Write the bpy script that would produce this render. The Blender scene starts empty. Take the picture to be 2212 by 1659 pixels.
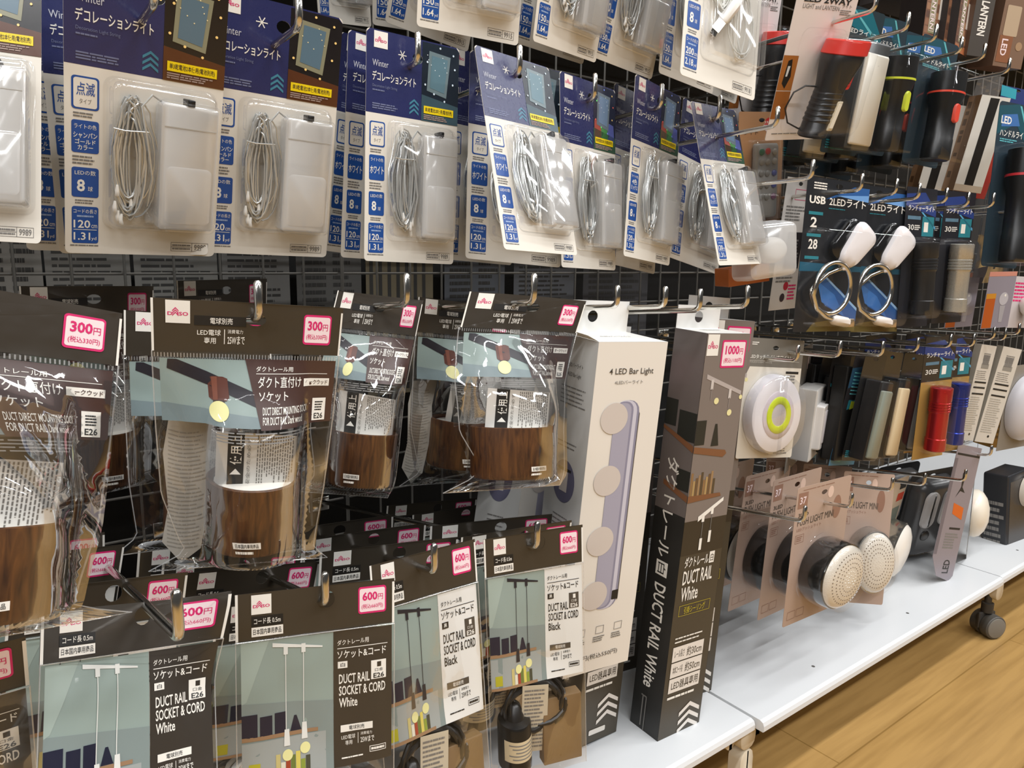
import bpy, math, random, numpy as np
from mathutils import Vector, Matrix, noise
from mathutils.geometry import tessellate_polygon

sc = bpy.context.scene
W, H, F = 2212, 1659, 1600.0
# ---------------------------------------------------------------- camera
# world: X along the display to the right, Y into the display, Z up, lens at the origin
def _n(v): v = np.array(v, float); return v / np.linalg.norm(v)
ex = _n((2164, -244.5, 1600)); ey = _n((-1216, -290, 1600)); ey = _n(ey - ex * ex.dot(ey)); ez = np.cross(ex, ey)
CM = np.stack([ex, ey, ez], axis=1)            # world -> lens axes (right, down, forward)
cam = bpy.data.objects.new('camera', bpy.data.cameras.new('camera'))
sc.collection.objects.link(cam); sc.camera = cam
cam.data.sensor_width = 36; cam.data.lens = F * 36 / W; cam.data.clip_start = .01; cam.data.clip_end = 60
r_, d_, f_ = CM[0], CM[1], CM[2]
cam.matrix_world = Matrix(((r_[0], -d_[0], -f_[0], 0), (r_[1], -d_[1], -f_[1], 0), (r_[2], -d_[2], -f_[2], 0), (0, 0, 0, 1)))
# ---------------------------------------------------------------- world, lamps, exposure
sc.view_settings.view_transform = 'Standard'; sc.view_settings.look = 'None'
sc.view_settings.gamma = 1; sc.view_settings.use_curve_mapping = False; sc.view_settings.exposure = 0.0
sc.cycles.use_denoising = True
sc.cycles.max_bounces = 7; sc.cycles.diffuse_bounces = 3; sc.cycles.glossy_bounces = 3
sc.cycles.transmission_bounces = 4; sc.cycles.transparent_max_bounces = 32
sc.cycles.caustics_reflective = False; sc.cycles.caustics_refractive = False
wd = bpy.data.worlds.new('store_air'); sc.world = wd; wd.use_nodes = True
wd.node_tree.nodes['Background'].inputs[0].default_value = (1, 1, 1, 1)
wd.node_tree.nodes['Background'].inputs[1].default_value = .06
def strip_light(name, loc, sx, sy, power, col=(.985, .99, 1)):
    l = bpy.data.lights.new(name, 'AREA'); l.shape = 'RECTANGLE'; l.size = sx; l.size_y = sy; l.energy = power; l.color = col
    o = bpy.data.objects.new(name, l); sc.collection.objects.link(o); o.location = loc
    return o
for yy, pw in ((-.45, 25), (-1.6, 33), (-3.2, 10)):
    for xx in (-4.5, -2.7, -.9, .9, 2.7, 4.5):
        strip_light('ceiling_lamp', (xx, yy, 2.25), 1.25, .12, pw)

# ---------------------------------------------------------------- helpers
def proj(P):
    c = CM @ np.asarray(P, float)
    return np.array((W / 2 + F * c[0] / c[2], H / 2 + F * c[1] / c[2]))
def unproj(px, py, Y):
    d = CM.T @ np.array(((px - W / 2) / F, (py - H / 2) / F, 1.0))
    return d * (Y / d[1])
def ray(px, py):
    return CM.T @ np.array(((px - W / 2) / F, (py - H / 2) / F, 1.0))

def s2l(c): return c / 12.92 if c <= .04045 else ((c + .055) / 1.055) ** 2.4
def lin(h):
    h = h.lstrip('#'); return tuple(s2l(int(h[i:i + 2], 16) / 255) for i in (0, 2, 4)) + (1,)
MATS = {}
def mat(col, rough=.5, metal=0.0, bump=0.0, scale=200.0, coat=0.0):
    """paper, print, plastic or metal of one colour, with a fine noise in its gloss (and relief when bump > 0)"""
    k = (col, rough, metal, bump, scale, coat)
    if k in MATS: return MATS[k]
    m = bpy.data.materials.new('surface_' + col.strip('#')); m.use_nodes = True; nt = m.node_tree
    b = nt.nodes['Principled BSDF']; b.inputs['Base Color'].default_value = lin(col)
    b.inputs['Metallic'].default_value = metal; b.inputs['Roughness'].default_value = rough
    if coat: b.inputs['Coat Weight'].default_value = coat; b.inputs['Coat Roughness'].default_value = .08
    tc = nt.nodes.new('ShaderNodeTexCoord'); nz = nt.nodes.new('ShaderNodeTexNoise'); nz.inputs['Scale'].default_value = scale
    nt.links.new(tc.outputs['Object'], nz.inputs['Vector'])
    mr = nt.nodes.new('ShaderNodeMapRange'); mr.inputs[3].default_value = max(0, rough - .05); mr.inputs[4].default_value = min(1, rough + .05)
    nt.links.new(nz.outputs[0], mr.inputs[0]); nt.links.new(mr.outputs[0], b.inputs['Roughness'])
    if bump:
        bp = nt.nodes.new('ShaderNodeBump'); bp.inputs['Strength'].default_value = bump; bp.inputs['Distance'].default_value = .002
        nt.links.new(nz.outputs[0], bp.inputs['Height']); nt.links.new(bp.outputs[0], b.inputs['Normal'])
    MATS[k] = m; return m
def film(name, gloss=1.0, rough=.06, milk=0.0, bump=0.0, scale=60.0, tint='ffffff'):
    """thin clear plastic: straight-through light plus a fresnel-weighted reflection"""
    k = ('film', name)
    if k in MATS: return MATS[k]
    m = bpy.data.materials.new(name); m.use_nodes = True; nt = m.node_tree; nt.nodes.clear(); N = nt.nodes.new; L = nt.links.new
    out = N('ShaderNodeOutputMaterial'); tr = N('ShaderNodeBsdfTransparent'); tr.inputs[0].default_value = lin(tint)
    gl = N('ShaderNodeBsdfGlossy'); gl.inputs['Roughness'].default_value = rough
    fr = N('ShaderNodeFresnel'); fr.inputs[0].default_value = 1.5
    mu = N('ShaderNodeMath'); mu.operation = 'MULTIPLY'; mu.inputs[1].default_value = gloss; mu.use_clamp = True
    mx = N('ShaderNodeMixShader'); base = tr.outputs[0]
    if milk:
        df = N('ShaderNodeBsdfDiffuse'); df.inputs[0].default_value = (.93, .93, .92, 1); m2 = N('ShaderNodeMixShader'); m2.inputs[0].default_value = milk
        L(tr.outputs[0], m2.inputs[1]); L(df.outputs[0], m2.inputs[2]); base = m2.outputs[0]
    if bump:
        tc = N('ShaderNodeTexCoord'); nz = N('ShaderNodeTexNoise'); nz.inputs['Scale'].default_value = scale; nz.inputs['Detail'].default_value = 1
        bp = N('ShaderNodeBump'); bp.inputs['Strength'].default_value = bump; bp.inputs['Distance'].default_value = .003
        L(tc.outputs['Object'], nz.inputs['Vector']); L(nz.outputs[0], bp.inputs['Height'])
        L(bp.outputs[0], gl.inputs['Normal']); L(bp.outputs[0], fr.inputs['Normal'])
    mn = N('ShaderNodeMath'); mn.operation = 'MINIMUM'; mn.inputs[1].default_value = min(.2, gloss * .4) if not bump else .5
    L(fr.outputs[0], mu.inputs[0]); L(mu.outputs[0], mn.inputs[0]); L(mn.outputs[0], mx.inputs[0]); L(base, mx.inputs[1]); L(gl.outputs[0], mx.inputs[2]); L(mx.outputs[0], out.inputs[0])
    MATS[k] = m; return m
def wood(name, c1, c2, scale, stretch, rough=.5):
    k = ('wood', name)
    if k in MATS: return MATS[k]
    m = bpy.data.materials.new(name); m.use_nodes = True; nt = m.node_tree; N = nt.nodes.new; L = nt.links.new; b = nt.nodes['Principled BSDF']
    tc = N('ShaderNodeTexCoord'); mp = N('ShaderNodeMapping'); mp.inputs['Scale'].default_value = stretch
    nz = N('ShaderNodeTexNoise'); nz.inputs['Scale'].default_value = scale; nz.inputs['Detail'].default_value = 6; nz.inputs['Distortion'].default_value = 1.2
    cr = N('ShaderNodeValToRGB'); cr.color_ramp.elements[0].color = lin(c1); cr.color_ramp.elements[1].color = lin(c2)
    cr.color_ramp.elements[0].position = .3; cr.color_ramp.elements[1].position = .7
    L(tc.outputs['Object'], mp.inputs[0]); L(mp.outputs[0], nz.inputs['Vector']); L(nz.outputs[0], cr.inputs[0]); L(cr.outputs[0], b.inputs['Base Color'])
    b.inputs['Roughness'].default_value = rough
    MATS[k] = m; return m

GLY = {}
def glyphs(s, bold):
    if any(c >= '\u4e00' for c in s): bold = min(bold, .006)
    elif any(c > '\u2fff' for c in s): bold = min(bold, .012)
    k = (s, bold)
    if k not in GLY:
        c = bpy.data.curves.new('lettering', 'FONT'); c.body = s; c.resolution_u = 2; c.offset = bold
        o = bpy.data.objects.new('lettering', c); me = o.to_mesh()
        v = np.array([x.co[:2] for x in me.vertices]); f = [tuple(p.vertices) for p in me.polygons]
        o.to_mesh_clear(); bpy.data.objects.remove(o); bpy.data.curves.remove(c)
        lo, hi = v.min(0), v.max(0); v = (v - lo) / np.maximum(hi - lo, 1e-6)
        GLY[k] = (v, f)
    return GLY[k]
def rr_pts(x0, y0, x1, y1, r, n=4):
    P = []
    for cx, cy, a in ((x1 - r, y0 + r, -90), (x1 - r, y1 - r, 0), (x0 + r, y1 - r, 90), (x0 + r, y0 + r, 180)):
        for i in range(n + 1):
            t = math.radians(a + 90 * i / n); P.append((cx + r * math.cos(t), cy + r * math.sin(t)))
    return P

class MB:
    """mesh builder. Prints use fractions (u right, v down) of a w x h mm panel; solids use mm from its top-left, out = towards the aisle"""
    def __init__(s, w=1.0, h=1.0, ou=0.5, ov=0.0, warp=None, edge=None, cell=6.0):
        s.w, s.h, s.ox, s.oy, s.warp, s.edge, s.cell = w, h, ou * w, ov * h, warp, edge, cell
        s.V, s.Fc, s.Mi, s.S, s.mats = [], [], [], [], []
    def mi(s, m):
        if m not in s.mats: s.mats.append(m)
        return s.mats.index(m)
    def q(s, x, y, o): return ((x - s.ox) * .001, -o * .001, -(y - s.oy) * .001)
    def p(s, u, v, o):
        if s.edge: u = s.edge(u, v)
        return s.q(u * s.w, v * s.h, o + (s.warp(u, v) if s.warp else 0))
    def add(s, vs, fs, m, smooth=False):
        b = len(s.V); s.V += vs; k = s.mi(m)
        for f in fs: s.Fc.append(tuple(b + i for i in f)); s.Mi.append(k); s.S.append(smooth)
    # -- prints
    def tri2(s, P, T, m, o):
        if s.warp:
            P = list(P); out = []; st = list(T); lim = s.cell
            def d(a, b): return math.hypot((P[a][0] - P[b][0]) * s.w, (P[a][1] - P[b][1]) * s.h)
            mid = {}
            while st:
                a, b, c = st.pop(); e = [(d(a, b), a, b, c), (d(b, c), b, c, a), (d(c, a), c, a, b)]; e.sort(reverse=True); L, a, b, c = e[0]
                if L <= lim: out.append((a, b, c)); continue
                k = (min(a, b), max(a, b))
                if k not in mid: P.append(((P[a][0] + P[b][0]) / 2, (P[a][1] + P[b][1]) / 2)); mid[k] = len(P) - 1
                st += [(a, mid[k], c), (mid[k], b, c)]
            T = out
        s.add([s.p(u, v, o) for u, v in P], T, m, bool(s.warp))
    def poly(s, P, m, L=1, holes=()):
        loops = [[Vector((x * s.w, y * s.h, 0)) for x, y in l] for l in [P] + list(holes)]
        flat = [pt for l in [P] + list(holes) for pt in l]
        s.tri2(flat, [tuple(t) for t in tessellate_polygon(loops)], m, .25 + .12 * L)
    def rect(s, u0, v0, u1, v1, m, L=1):
        P = [(u0, v0), (u1, v0), (u1, v1), (u0, v1)]
        if s.warp: s.tri2(P, [(0, 1, 2), (0, 2, 3)], m, .25 + .12 * L)
        else: s.add([s.p(u, v, .25 + .12 * L) for u, v in P], [(0, 1, 2, 3)], m)
    def rrect(s, u0, v0, u1, v1, r, m, L=1):
        P = [(x / s.w, y / s.h) for x, y in rr_pts(u0 * s.w, v0 * s.h, u1 * s.w, v1 * s.h, r)]
        s.tri2(P, [(0, i, i + 1) for i in range(1, len(P) - 1)], m, .25 + .12 * L)
    def frame(s, u0, v0, u1, v1, t, m, L=1):
        tu, tv = t / s.w, t / s.h
        s.rect(u0, v0, u1, v0 + tv, m, L); s.rect(u0, v1 - tv, u1, v1, m, L); s.rect(u0, v0 + tv, u0 + tu, v1 - tv, m, L); s.rect(u1 - tu, v0 + tv, u1, v1 - tv, m, L)
    def disc(s, u, v, r, m, L=1, n=24, ry=None):
        ry = ry or r
        P = [(u + r * math.cos(6.28319 * i / n) / s.w, v + ry * math.sin(6.28319 * i / n) / s.h) for i in range(n)]
        s.tri2(P, [(0, i, i + 1) for i in range(1, n - 1)], m, .25 + .12 * L)
    def text(s, t, u0, v0, u1, v1, m, L=2, bold=.0, rot=0):
        g, f = glyphs(t, bold); du, dv = u1 - u0, v1 - v0
        if rot == 0: Q = [(u0 + x * du, v1 - y * dv) for x, y in g]
        elif rot < 0: Q = [(u1 - y * du, v1 - x * dv) for x, y in g]   # reads upwards, letter tops to the left
        else: Q = [(u0 + y * du, v0 + x * dv) for x, y in g]      # reads downwards, letter tops to the right
        s.add([s.p(u, v, .25 + .12 * L) for u, v in Q], f, m)
    def lines(s, u0, v0, u1, v1, n, m, L=2, seed=1, fill=.55, ragged=.3):
        R = random.Random(seed); st = (v1 - v0) / n
        for i in range(n):
            v = v0 + st * (i + .5 - fill / 2); u = u0; end = u1 - (u1 - u0) * R.random() * ragged
            while u < end - 1e-4:
                k = min(end, u + (u1 - u0) * R.uniform(.06, .3)); s.rect(u, v, k, v + st * fill, m, L); u = k + (u1 - u0) * .02
    def vlines(s, u0, v0, u1, v1, n, m, L=2, seed=1, fill=.4):
        R = random.Random(seed); st = (u1 - u0) / n
        for i in range(n):
            v = v0; end = v1 - (v1 - v0) * R.random() * .35
            while v < end - 1e-4: k = min(end, v + (v1 - v0) * R.uniform(.03, .09)); s.rect(u0 + st * i, v, u0 + st * (i + fill), k, m, L); v = k + (v1 - v0) * .02
    def panel(s, P, m, th=.4, holes=(), side=None):
        """a card: printed front, back face and edges"""
        loops = [[Vector((x * s.w, y * s.h, 0)) for x, y in l] for l in [P] + list(holes)]
        flat = [pt for l in [P] + list(holes) for pt in l]; T = [tuple(t) for t in tessellate_polygon(loops)]
        s.tri2(flat, T, m, .2); s.tri2(flat, [t[::-1] for t in T], side or m, .2 - th)
        for l in [P] + list(holes):
            n = len(l); vs = [s.p(u, v, .2) for u, v in l] + [s.p(u, v, .2 - th) for u, v in l]
            s.add(vs, [(i, (i + 1) % n, (i + 1) % n + n, i + n) for i in range(n)], side or m)
    # -- solids (mm)
    def loft(s, loops, m, cap0=False, cap1=True, smooth=True):
        n = len(loops[0]); vs = [s.q(*c) for l in loops for c in l]; fs = []
        for k in range(len(loops) - 1):
            for i in range(n): j = (i + 1) % n; fs.append((k * n + i, k * n + j, (k + 1) * n + j, (k + 1) * n + i))
        if cap0: fs.append(tuple(range(n))[::-1])
        if cap1: fs.append(tuple((len(loops) - 1) * n + i for i in range(n)))
        s.add(vs, fs, m, smooth)
    def shell(s, x0, y0, x1, y1, r, prof, m, cap=True, n=5):
        """a moulded blister: rounded rectangle through (inset, out) steps"""
        s.loft([[(x, y, o) for x, y in rr_pts(x0 + i, y0 + i, x1 - i, y1 - i, max(.3, r - i * .4), n)] for i, o in prof], m, False, cap)
    def box(s, x0, y0, o0, x1, y1, o1, m, bev=0.0):
        if bev: s.loft([[(x, y, o) for x, y in rr_pts(x0 + i, y0 + i, x1 - i, y1 - i, bev + .01, 3)] for i, o in ((bev * .6, o0), (0, o0 + bev * .6), (0, o1 - bev * .6), (bev * .6, o1))], m, True, True); return
        c = [s.q(x, y, o) for o in (o0, o1) for x, y in ((x0, y0), (x1, y0), (x1, y1), (x0, y1))]
        s.add(c, [(3, 2, 1, 0), (4, 5, 6, 7), (0, 1, 5, 4), (1, 2, 6, 5), (2, 3, 7, 6), (3, 0, 4, 7)], m)
    def tube(s, path, r, m, n=8, cap=True):
        P = [np.array(p, float) for p in path]; rings = []; up = np.array((.13, .31, .94)); k = len(P)
        R = r if hasattr(r, '__len__') else [r] * k
        for i in range(k):
            t = P[min(i + 1, k - 1)] - P[max(i - 1, 0)]; t = t / (np.linalg.norm(t) + 1e-9)
            a = np.cross(t, up); a = a / (np.linalg.norm(a) + 1e-9); b = np.cross(t, a); up = -b
            rings.append([tuple(P[i] + R[i] * (math.cos(6.28319 * j / n) * a + math.sin(6.28319 * j / n) * b)) for j in range(n)])
        s.loft(rings, m, cap, cap)
    def lathe(s, prof, m, axis='v', cx=0, cy=0, co=0, n=28, sq=1.0, cap=True, lean=0.0):
        """prof = [(t, r)]; axis v: t runs down the panel, axis o: t runs out of it"""
        lp = []
        for t, r in prof:
            if axis == 'v': lp.append([(cx + lean * t + r * math.cos(6.28319 * i / n), cy + t, co + sq * r * math.sin(6.28319 * i / n)) for i in range(n)])
            else: lp.append([(cx + r * math.cos(6.28319 * i / n), cy + sq * r * math.sin(6.28319 * i / n), co + t) for i in range(n)])
        s.loft(lp, m, cap, cap)
    def merge(s, o):
        b = len(s.V); s.V += o.V; s.Fc += [tuple(b + i for i in f) for f in o.Fc]; s.Mi += [s.mi(o.mats[k]) for k in o.Mi]; s.S += o.S; return s
    def mesh(s, name):
        me = bpy.data.meshes.new(name); me.from_pydata(s.V, [], s.Fc)
        for m in s.mats: me.materials.append(m)
        me.polygons.foreach_set('material_index', s.Mi); me.polygons.foreach_set('use_smooth', s.S)
        me.update()
        if any(s.S): me.set_sharp_from_angle(angle=math.radians(42))
        return me

def link(name, me, parent=None, label=None):
    o = bpy.data.objects.new(name, me); sc.collection.objects.link(o)
    if parent: o.parent = parent
    if label: o['label'] = label
    return o
def tag(o, label, cat, group=None):
    o['label'] = label; o['category'] = cat
    if group: o['group'] = group
    return o
def structure(name, mb):
    o = link(name, mb.mesh(name)); o['kind'] = 'structure'; return o
def make(parts, name, label, cat, group=None):
    """one thing: an Empty at its hanging point and its part meshes; parts = [(name, mesh, index of parent part or None, label)]"""
    r = bpy.data.objects.new(name, None); r.empty_display_size = .01; sc.collection.objects.link(r); tag(r, label, cat, group)
    made = []
    for pn, me, pi, lb in parts: made.append(link(pn, me, r if pi is None else made[pi], lb))
    return r
def euler_m(yaw, tilt, roll):
    return np.array(Matrix.Rotation(yaw, 3, 'Z') @ Matrix.Rotation(tilt, 3, 'X') @ Matrix.Rotation(roll, 3, 'Y'))
def solve(pts, Y0, yaw0=0.0, tilt0=6.0, sy=.012, syaw=8.0, stilt=5.0, sroll=6.0, ss=.06):
    """rigid pose of a hung package from points seen on it: pts = [(x mm, y mm down, out mm, px, py)] relative to its hanging point"""
    A = np.array([(a * .001, -c * .001, -b * .001) for a, b, c, _, _ in pts]); B = np.array([(x, y) for _, _, _, x, y in pts])
    P = unproj(B[:, 0].mean(), B[:, 1].mean(), Y0) - A.mean(0)
    x = np.array([P[0], Y0, P[2], math.radians(yaw0), math.radians(tilt0), 0, 0, 0]); x0 = x.copy()
    sg = np.array([9, sy, 9, math.radians(syaw), math.radians(stilt), math.radians(sroll), ss, ss])
    def res(x):
        R = euler_m(*x[3:6]); Q = (A * np.array((math.exp(x[6]), 1, math.exp(x[7])))) @ R.T + x[:3]
        c = Q @ CM.T; e = np.stack([W / 2 + F * c[:, 0] / c[:, 2], H / 2 + F * c[:, 1] / c[:, 2]], 1) - B
        return np.concatenate([(e / 3.0).ravel(), (x - x0) / sg])
    lam = 1e-3; r = res(x)
    for _ in range(60):
        J = np.stack([(res(x + np.eye(8)[i] * 1e-5) - r) / 1e-5 for i in range(8)], 1); g = J.T @ J
        dx = np.linalg.solve(g + lam * np.diag(np.diag(g)), -J.T @ r); r2 = res(x + dx)
        if r2 @ r2 < r @ r:
            done = np.abs(dx).max() < 1e-7; x, r = x + dx, r2; lam = max(lam / 5, 1e-9)
            if done: break
        else: lam *= 8
    return x, r[:2 * len(B)] * 3
FIT = []; HOOKS = []
def pose(o, x):
    M = Matrix(euler_m(*x[3:6]).tolist()).to_4x4() @ Matrix.Diagonal((math.exp(x[6]), 1, math.exp(x[7]), 1))
    M.translation = Vector(x[:3]); o.matrix_world = M
def place(o, dims, corners, Y0, yaw0=0.0, tilt0=6.0, ou=.5, ov=0.0, **kw):
    """corners = [(u, v, px, py)] or (u, v, px, py, out mm)"""
    w, h = dims
    pts = [((c[0] - ou) * w, (c[1] - ov) * h, c[4] if len(c) > 4 else 0, c[2], c[3]) for c in corners]
    x, e = solve(pts, Y0, yaw0, tilt0, **kw); pose(o, x)
    FIT.append((o.name, round(float(np.abs(e).max()), 1), [round(float(v), 3) for v in x[:3]], [round(math.degrees(v)) for v in x[3:6]], [round(math.exp(v), 2) for v in x[6:8]]))
    return o
# ---------------------------------------------------------------- floor, shelves, nets, hooks
SH = mat('#dcdedf', .33, 0, .03, 300); BEIGE = mat('#d9cdb6', .4); DARKGREY = mat('#4d4a45', .5)
ZB = float(unproj(1649, 1584, .45)[2]); ZT = ZB + .0135
XS = float(unproj(1649, 1584, .45)[0]); XE = float(unproj(2167, 1268, .45)[0]); ZF = ZB - .121
def solid(name, x0, y0, z0, x1, y1, z1, m, bev=0.0):
    b = MB(); b.q = lambda x, y, o: (x, -o, -y); b.box(x0, -z1, -y1, x1, -z0, -y0, m, bev); return b
def floor_material():
    m = bpy.data.materials.new('oak_floor'); m.use_nodes = True; nt = m.node_tree; N = nt.nodes.new; L = nt.links.new; b = nt.nodes['Principled BSDF']
    tc = N('ShaderNodeTexCoord'); br = N('ShaderNodeTexBrick'); br.inputs['Scale'].default_value = 1; br.offset = .37
    br.inputs['Brick Width'].default_value = .9; br.inputs['Row Height'].default_value = .15; br.inputs['Mortar Size'].default_value = .0012
    br.inputs['Color1'].default_value = lin('#b8935a'); br.inputs['Color2'].default_value = lin('#b28c52'); br.inputs['Mortar'].default_value = lin('#9a7842')
    mp = N('ShaderNodeMapping'); mp.inputs['Scale'].default_value = (3, 45, 1); nz = N('ShaderNodeTexNoise'); nz.inputs['Scale'].default_value = 1.6; nz.inputs['Detail'].default_value = 5
    mx = N('ShaderNodeMix'); mx.data_type = 'RGBA'; mx.blend_type = 'MULTIPLY'; mx.inputs[0].default_value = .55
    cr = N('ShaderNodeValToRGB'); cr.color_ramp.elements[0].color = (.55, .5, .42, 1); cr.color_ramp.elements[1].color = (1, 1, 1, 1); cr.color_ramp.elements[0].position = .3; cr.color_ramp.elements[1].position = .62
    L(tc.outputs['Object'], br.inputs[0]); L(tc.outputs['Object'], mp.inputs[0]); L(mp.outputs[0], nz.inputs[0]); L(nz.outputs[0], cr.inputs[0])
    L(br.outputs[0], mx.inputs[6]); L(cr.outputs[0], mx.inputs[7]); L(mx.outputs[2], b.inputs['Base Color']); b.inputs['Roughness'].default_value = .38
    return m
fl = MB(); fl.q = lambda x, y, o: (x, y, o); fl.add([(-4, -5, ZF), (9, -5, ZF), (9, 5, ZF), (-4, 5, ZF)], [(0, 1, 2, 3)], floor_material()); structure('floor', fl)
bk = solid('wall_back', -3, 1.16, ZF, 7, 1.18, 1.3, mat('#141413', .8)); structure('wall_back', bk)
def base_shelf(x0, x1, yf, label):
    r = bpy.data.objects.new('base_shelf', None); sc.collection.objects.link(r); r.location = (x0, yf, ZB); tag(r, label, 'shelf', 'white base shelves of the gondola')
    b = MB(); T = ZT - ZB
    b.q = lambda x, y, o: (x, -o, -y)
    prof = [(-.48, T), (-.006, T), (-.0018, T - .0018), (0, T - .006), (0, .001), (-.001, 0), (-.48, 0)]
    b.loft([[(0.0005, -z, o) for o, z in prof], [(x1 - x0 - .0005, -z, o) for o, z in prof]], SH, True, True, False)
    link('deck', b.mesh('shelf_deck'), r)
    h = MB(); h.q = b.q
    for i in range(int((x1 - x0 - .05) / .26)):
        h.add([(.16 + .26 * i + .0024 * math.cos(t), .035 + .0024 * math.sin(t), T + .0002) for t in np.linspace(0, 6.283, 9)[:-1]], [tuple(range(8))], mat('#55534f', .6))
    link('peg_hole_row', h.mesh('shelf_peg_holes'), r)
    return r
base_shelf(-.6, XS - .0035, .459, 'left white base shelf under the tall boxes')
base_shelf(XS, XE, .45, 'right white base shelf with a step down from the left one, above the caster')
base_shelf(XE + .002, XE + 1.2, .452, 'far white base shelf at the right photo edge')
def foot(x, label, wheel=None):
    r = bpy.data.objects.new('shelf_foot', None); sc.collection.objects.link(r); r.location = (x, .47, ZB); tag(r, label, 'shelf leg', 'beige feet under the base shelves')
    b = MB(); b.q = lambda a, c, o: (a, -o, -c)
    b.box(-.014, .0003, -.4, .014, .034 if wheel is None else .05, .0, BEIGE, .002); link('cross_beam', b.mesh('foot_beam'), r)
    b = MB(); b.q = lambda a, c, o: (a, -o, -c)
    b.box(-.034, .0006, -.05, -.0145, .03, -.008, BEIGE, .0015); b.box(.0145, .0006, -.05, .03, .027, -.004, BEIGE, .0015); link('bracket', b.mesh('foot_bracket'), r)
    if wheel is None: b = MB(); b.q = lambda a, c, o: (a, -o, -c); b.box(-.012, .0345, -.02, .012, .1205, .0, BEIGE, .002); link('post', b.mesh('foot_post'), r)
    return r
foot(float(unproj(1622, 1600, .47)[0]) - .004, 'beige foot at the step between the two base shelves', None)
foot(float(unproj(2160, 1285, .47)[0]), 'beige foot above the grey caster', 1)
# caster: twin wheel, hood, axle
cx = unproj(2140, 1348, .478); r = bpy.data.objects.new('swivel_caster', None); sc.collection.objects.link(r)
wr = .0215; r.location = (cx[0] - .004, .478, ZF + wr + .0005); r.rotation_euler = (0, 0, math.radians(-24)); tag(r, 'grey plastic swivel caster on the wooden floor under the right shelf', 'caster')
cm = MB(); cm.q = lambda a, c, o: (a * .001, -o * .001, -c * .001); G1_, G2_, G3_ = mat('#4b4843', .5), mat('#78746c', .45), mat('#3a3733', .5)
cm.lathe([(-2, 20), (-1, 21.5), (13, 21.5), (14.5, 20)], G1_, 'o', n=36); link('wheel', cm.mesh('caster_wheel'), r)
cm = MB(); cm.q = lambda a, c, o: (a * .001, -o * .001, -c * .001); cm.lathe([(14.4, 18.6), (15.6, 18.2), (16.2, 16.6)], G2_, 'o', n=36); link('hub_cover', cm.mesh('caster_hub'), r)
cm = MB(); cm.q = lambda a, c, o: (a * .001, -o * .001, -c * .001); cm.lathe([(-24, 20), (-23, 21.5), (-9, 21.5), (-8, 20)], G1_, 'o', n=36); link('wheel', cm.mesh('caster_wheel_rear'), r)
cm = MB(); cm.q = lambda a, c, o: (a * .001, -o * .001, -c * .001); cm.box(-23, -24, -8, 12, 6, -2, G3_, 2); cm.lathe([(-64, 6), (-42, 6), (-41, 10), (-24, 10)], G3_, 'v', -5, 0, -5); link('swivel_housing', cm.mesh('caster_housing'), r)
# wire nets
NETM = mat('#6f6d68', .4, .3)
def net(x0, x1, label):
    r = bpy.data.objects.new('wire_net_panel', None); sc.collection.objects.link(r); r.location = (x0, .9, ZT); tag(r, label, 'wire net', 'wire net panels')
    b = MB(); b.q = lambda a, c, o: (a, -o, -c); n = int(round((x1 - x0) / .05))
    for i in range(n + 1): b.tube([(i * .05 if i else .002, -.01, 0), (i * .05 if i else .002, -1.35, 0)], .0016, NETM, 6)
    link('vertical_wire', b.mesh('net_verticals'), r)['kind'] = 'stuff'
    b = MB(); b.q = lambda a, c, o: (a, -o, -c)
    for i in range(28): b.tube([(0, -.01 - i * .05, -.0033), (x1 - x0 - .004, -.01 - i * .05, -.0033)], .0016, NETM, 6)
    link('cross_wire', b.mesh('net_cross_wires'), r)['kind'] = 'stuff'
net(-.5, .4, 'wire net panel behind the left hooks'); net(.4, 1.3, 'wire net panel behind the middle hooks and tall boxes'); net(1.3, 2.2, 'wire net panel behind the flashlights'); net(2.2, 3.1, 'farthest wire net panel on the right')
# packages on the far side, seen through the net
def far_back(x0, x1, ztop, h, col, kind, label, seed):
    b = MB((x1 - x0) * 1000, h * 1000, 0, 0); b.panel([(0, 0), (1, 0), (1, 1), (0, 1)], mat(col, .6), .5); w = GREYINKD
    if kind == 'text': b.lines(.08, .05, .92, .9, 38, w, 2, seed, .4, .35); b.rect(.05, .62, .95, .66, w, 3); b.rect(.05, .3, .95, .33, w, 3)
    if kind == 'bars':
        for i in range(7): b.rect(.05 + .13 * i, .02, .1 + .13 * i, .98, w, 2)
    if kind == 'grid': b.lines(.08, .05, .45, .95, 30, w, 2, seed, .5, .1); b.lines(.55, .05, .92, .95, 30, w, 2, seed + 3, .5, .6)
    r = make([('printed_back', b.mesh('far_pack_back'), None, None)], 'package_back', label, 'package', 'packages seen through the net'); r.location = (x0, .96, ztop); return r
GREYINKD = mat('#3d3c3a', .6)
def fx(px): return float(unproj(px, 590, .96)[0])
for a, b_, c, k, l in ((-60, 92, '#8f8c86', 'grid', 'pale package back with two text columns, behind the net at far left'), (98, 282, '#85837e', 'text', 'grey package back with dense small print, in the dark gap above the 300 yen bags'), (290, 470, '#878681', 'text', 'grey package back with a black bar across, right of the dense small print one'), (480, 625, '#7f7e7b', 'text', 'grey package back above the front 300 yen bag'), (640, 780, '#63625f', 'grid', 'dim package back in the gap left of the beige striped one'), (790, 935, '#7d735d', 'bars', 'beige striped package back behind the net'), (960, 1090, '#5f6369', 'grid', 'bluish grey package back in the gap below the crooked light card'), (1110, 1240, '#6a6d72', 'text', 'blue-grey package back right above the standing white box'), (1260, 1400, '#4d4d50', 'grid', 'dark grey package back above the white box hang tab')):
    far_back(fx(a), fx(b_), .13, .33, c, k, l, int(a) % 17)
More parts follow.
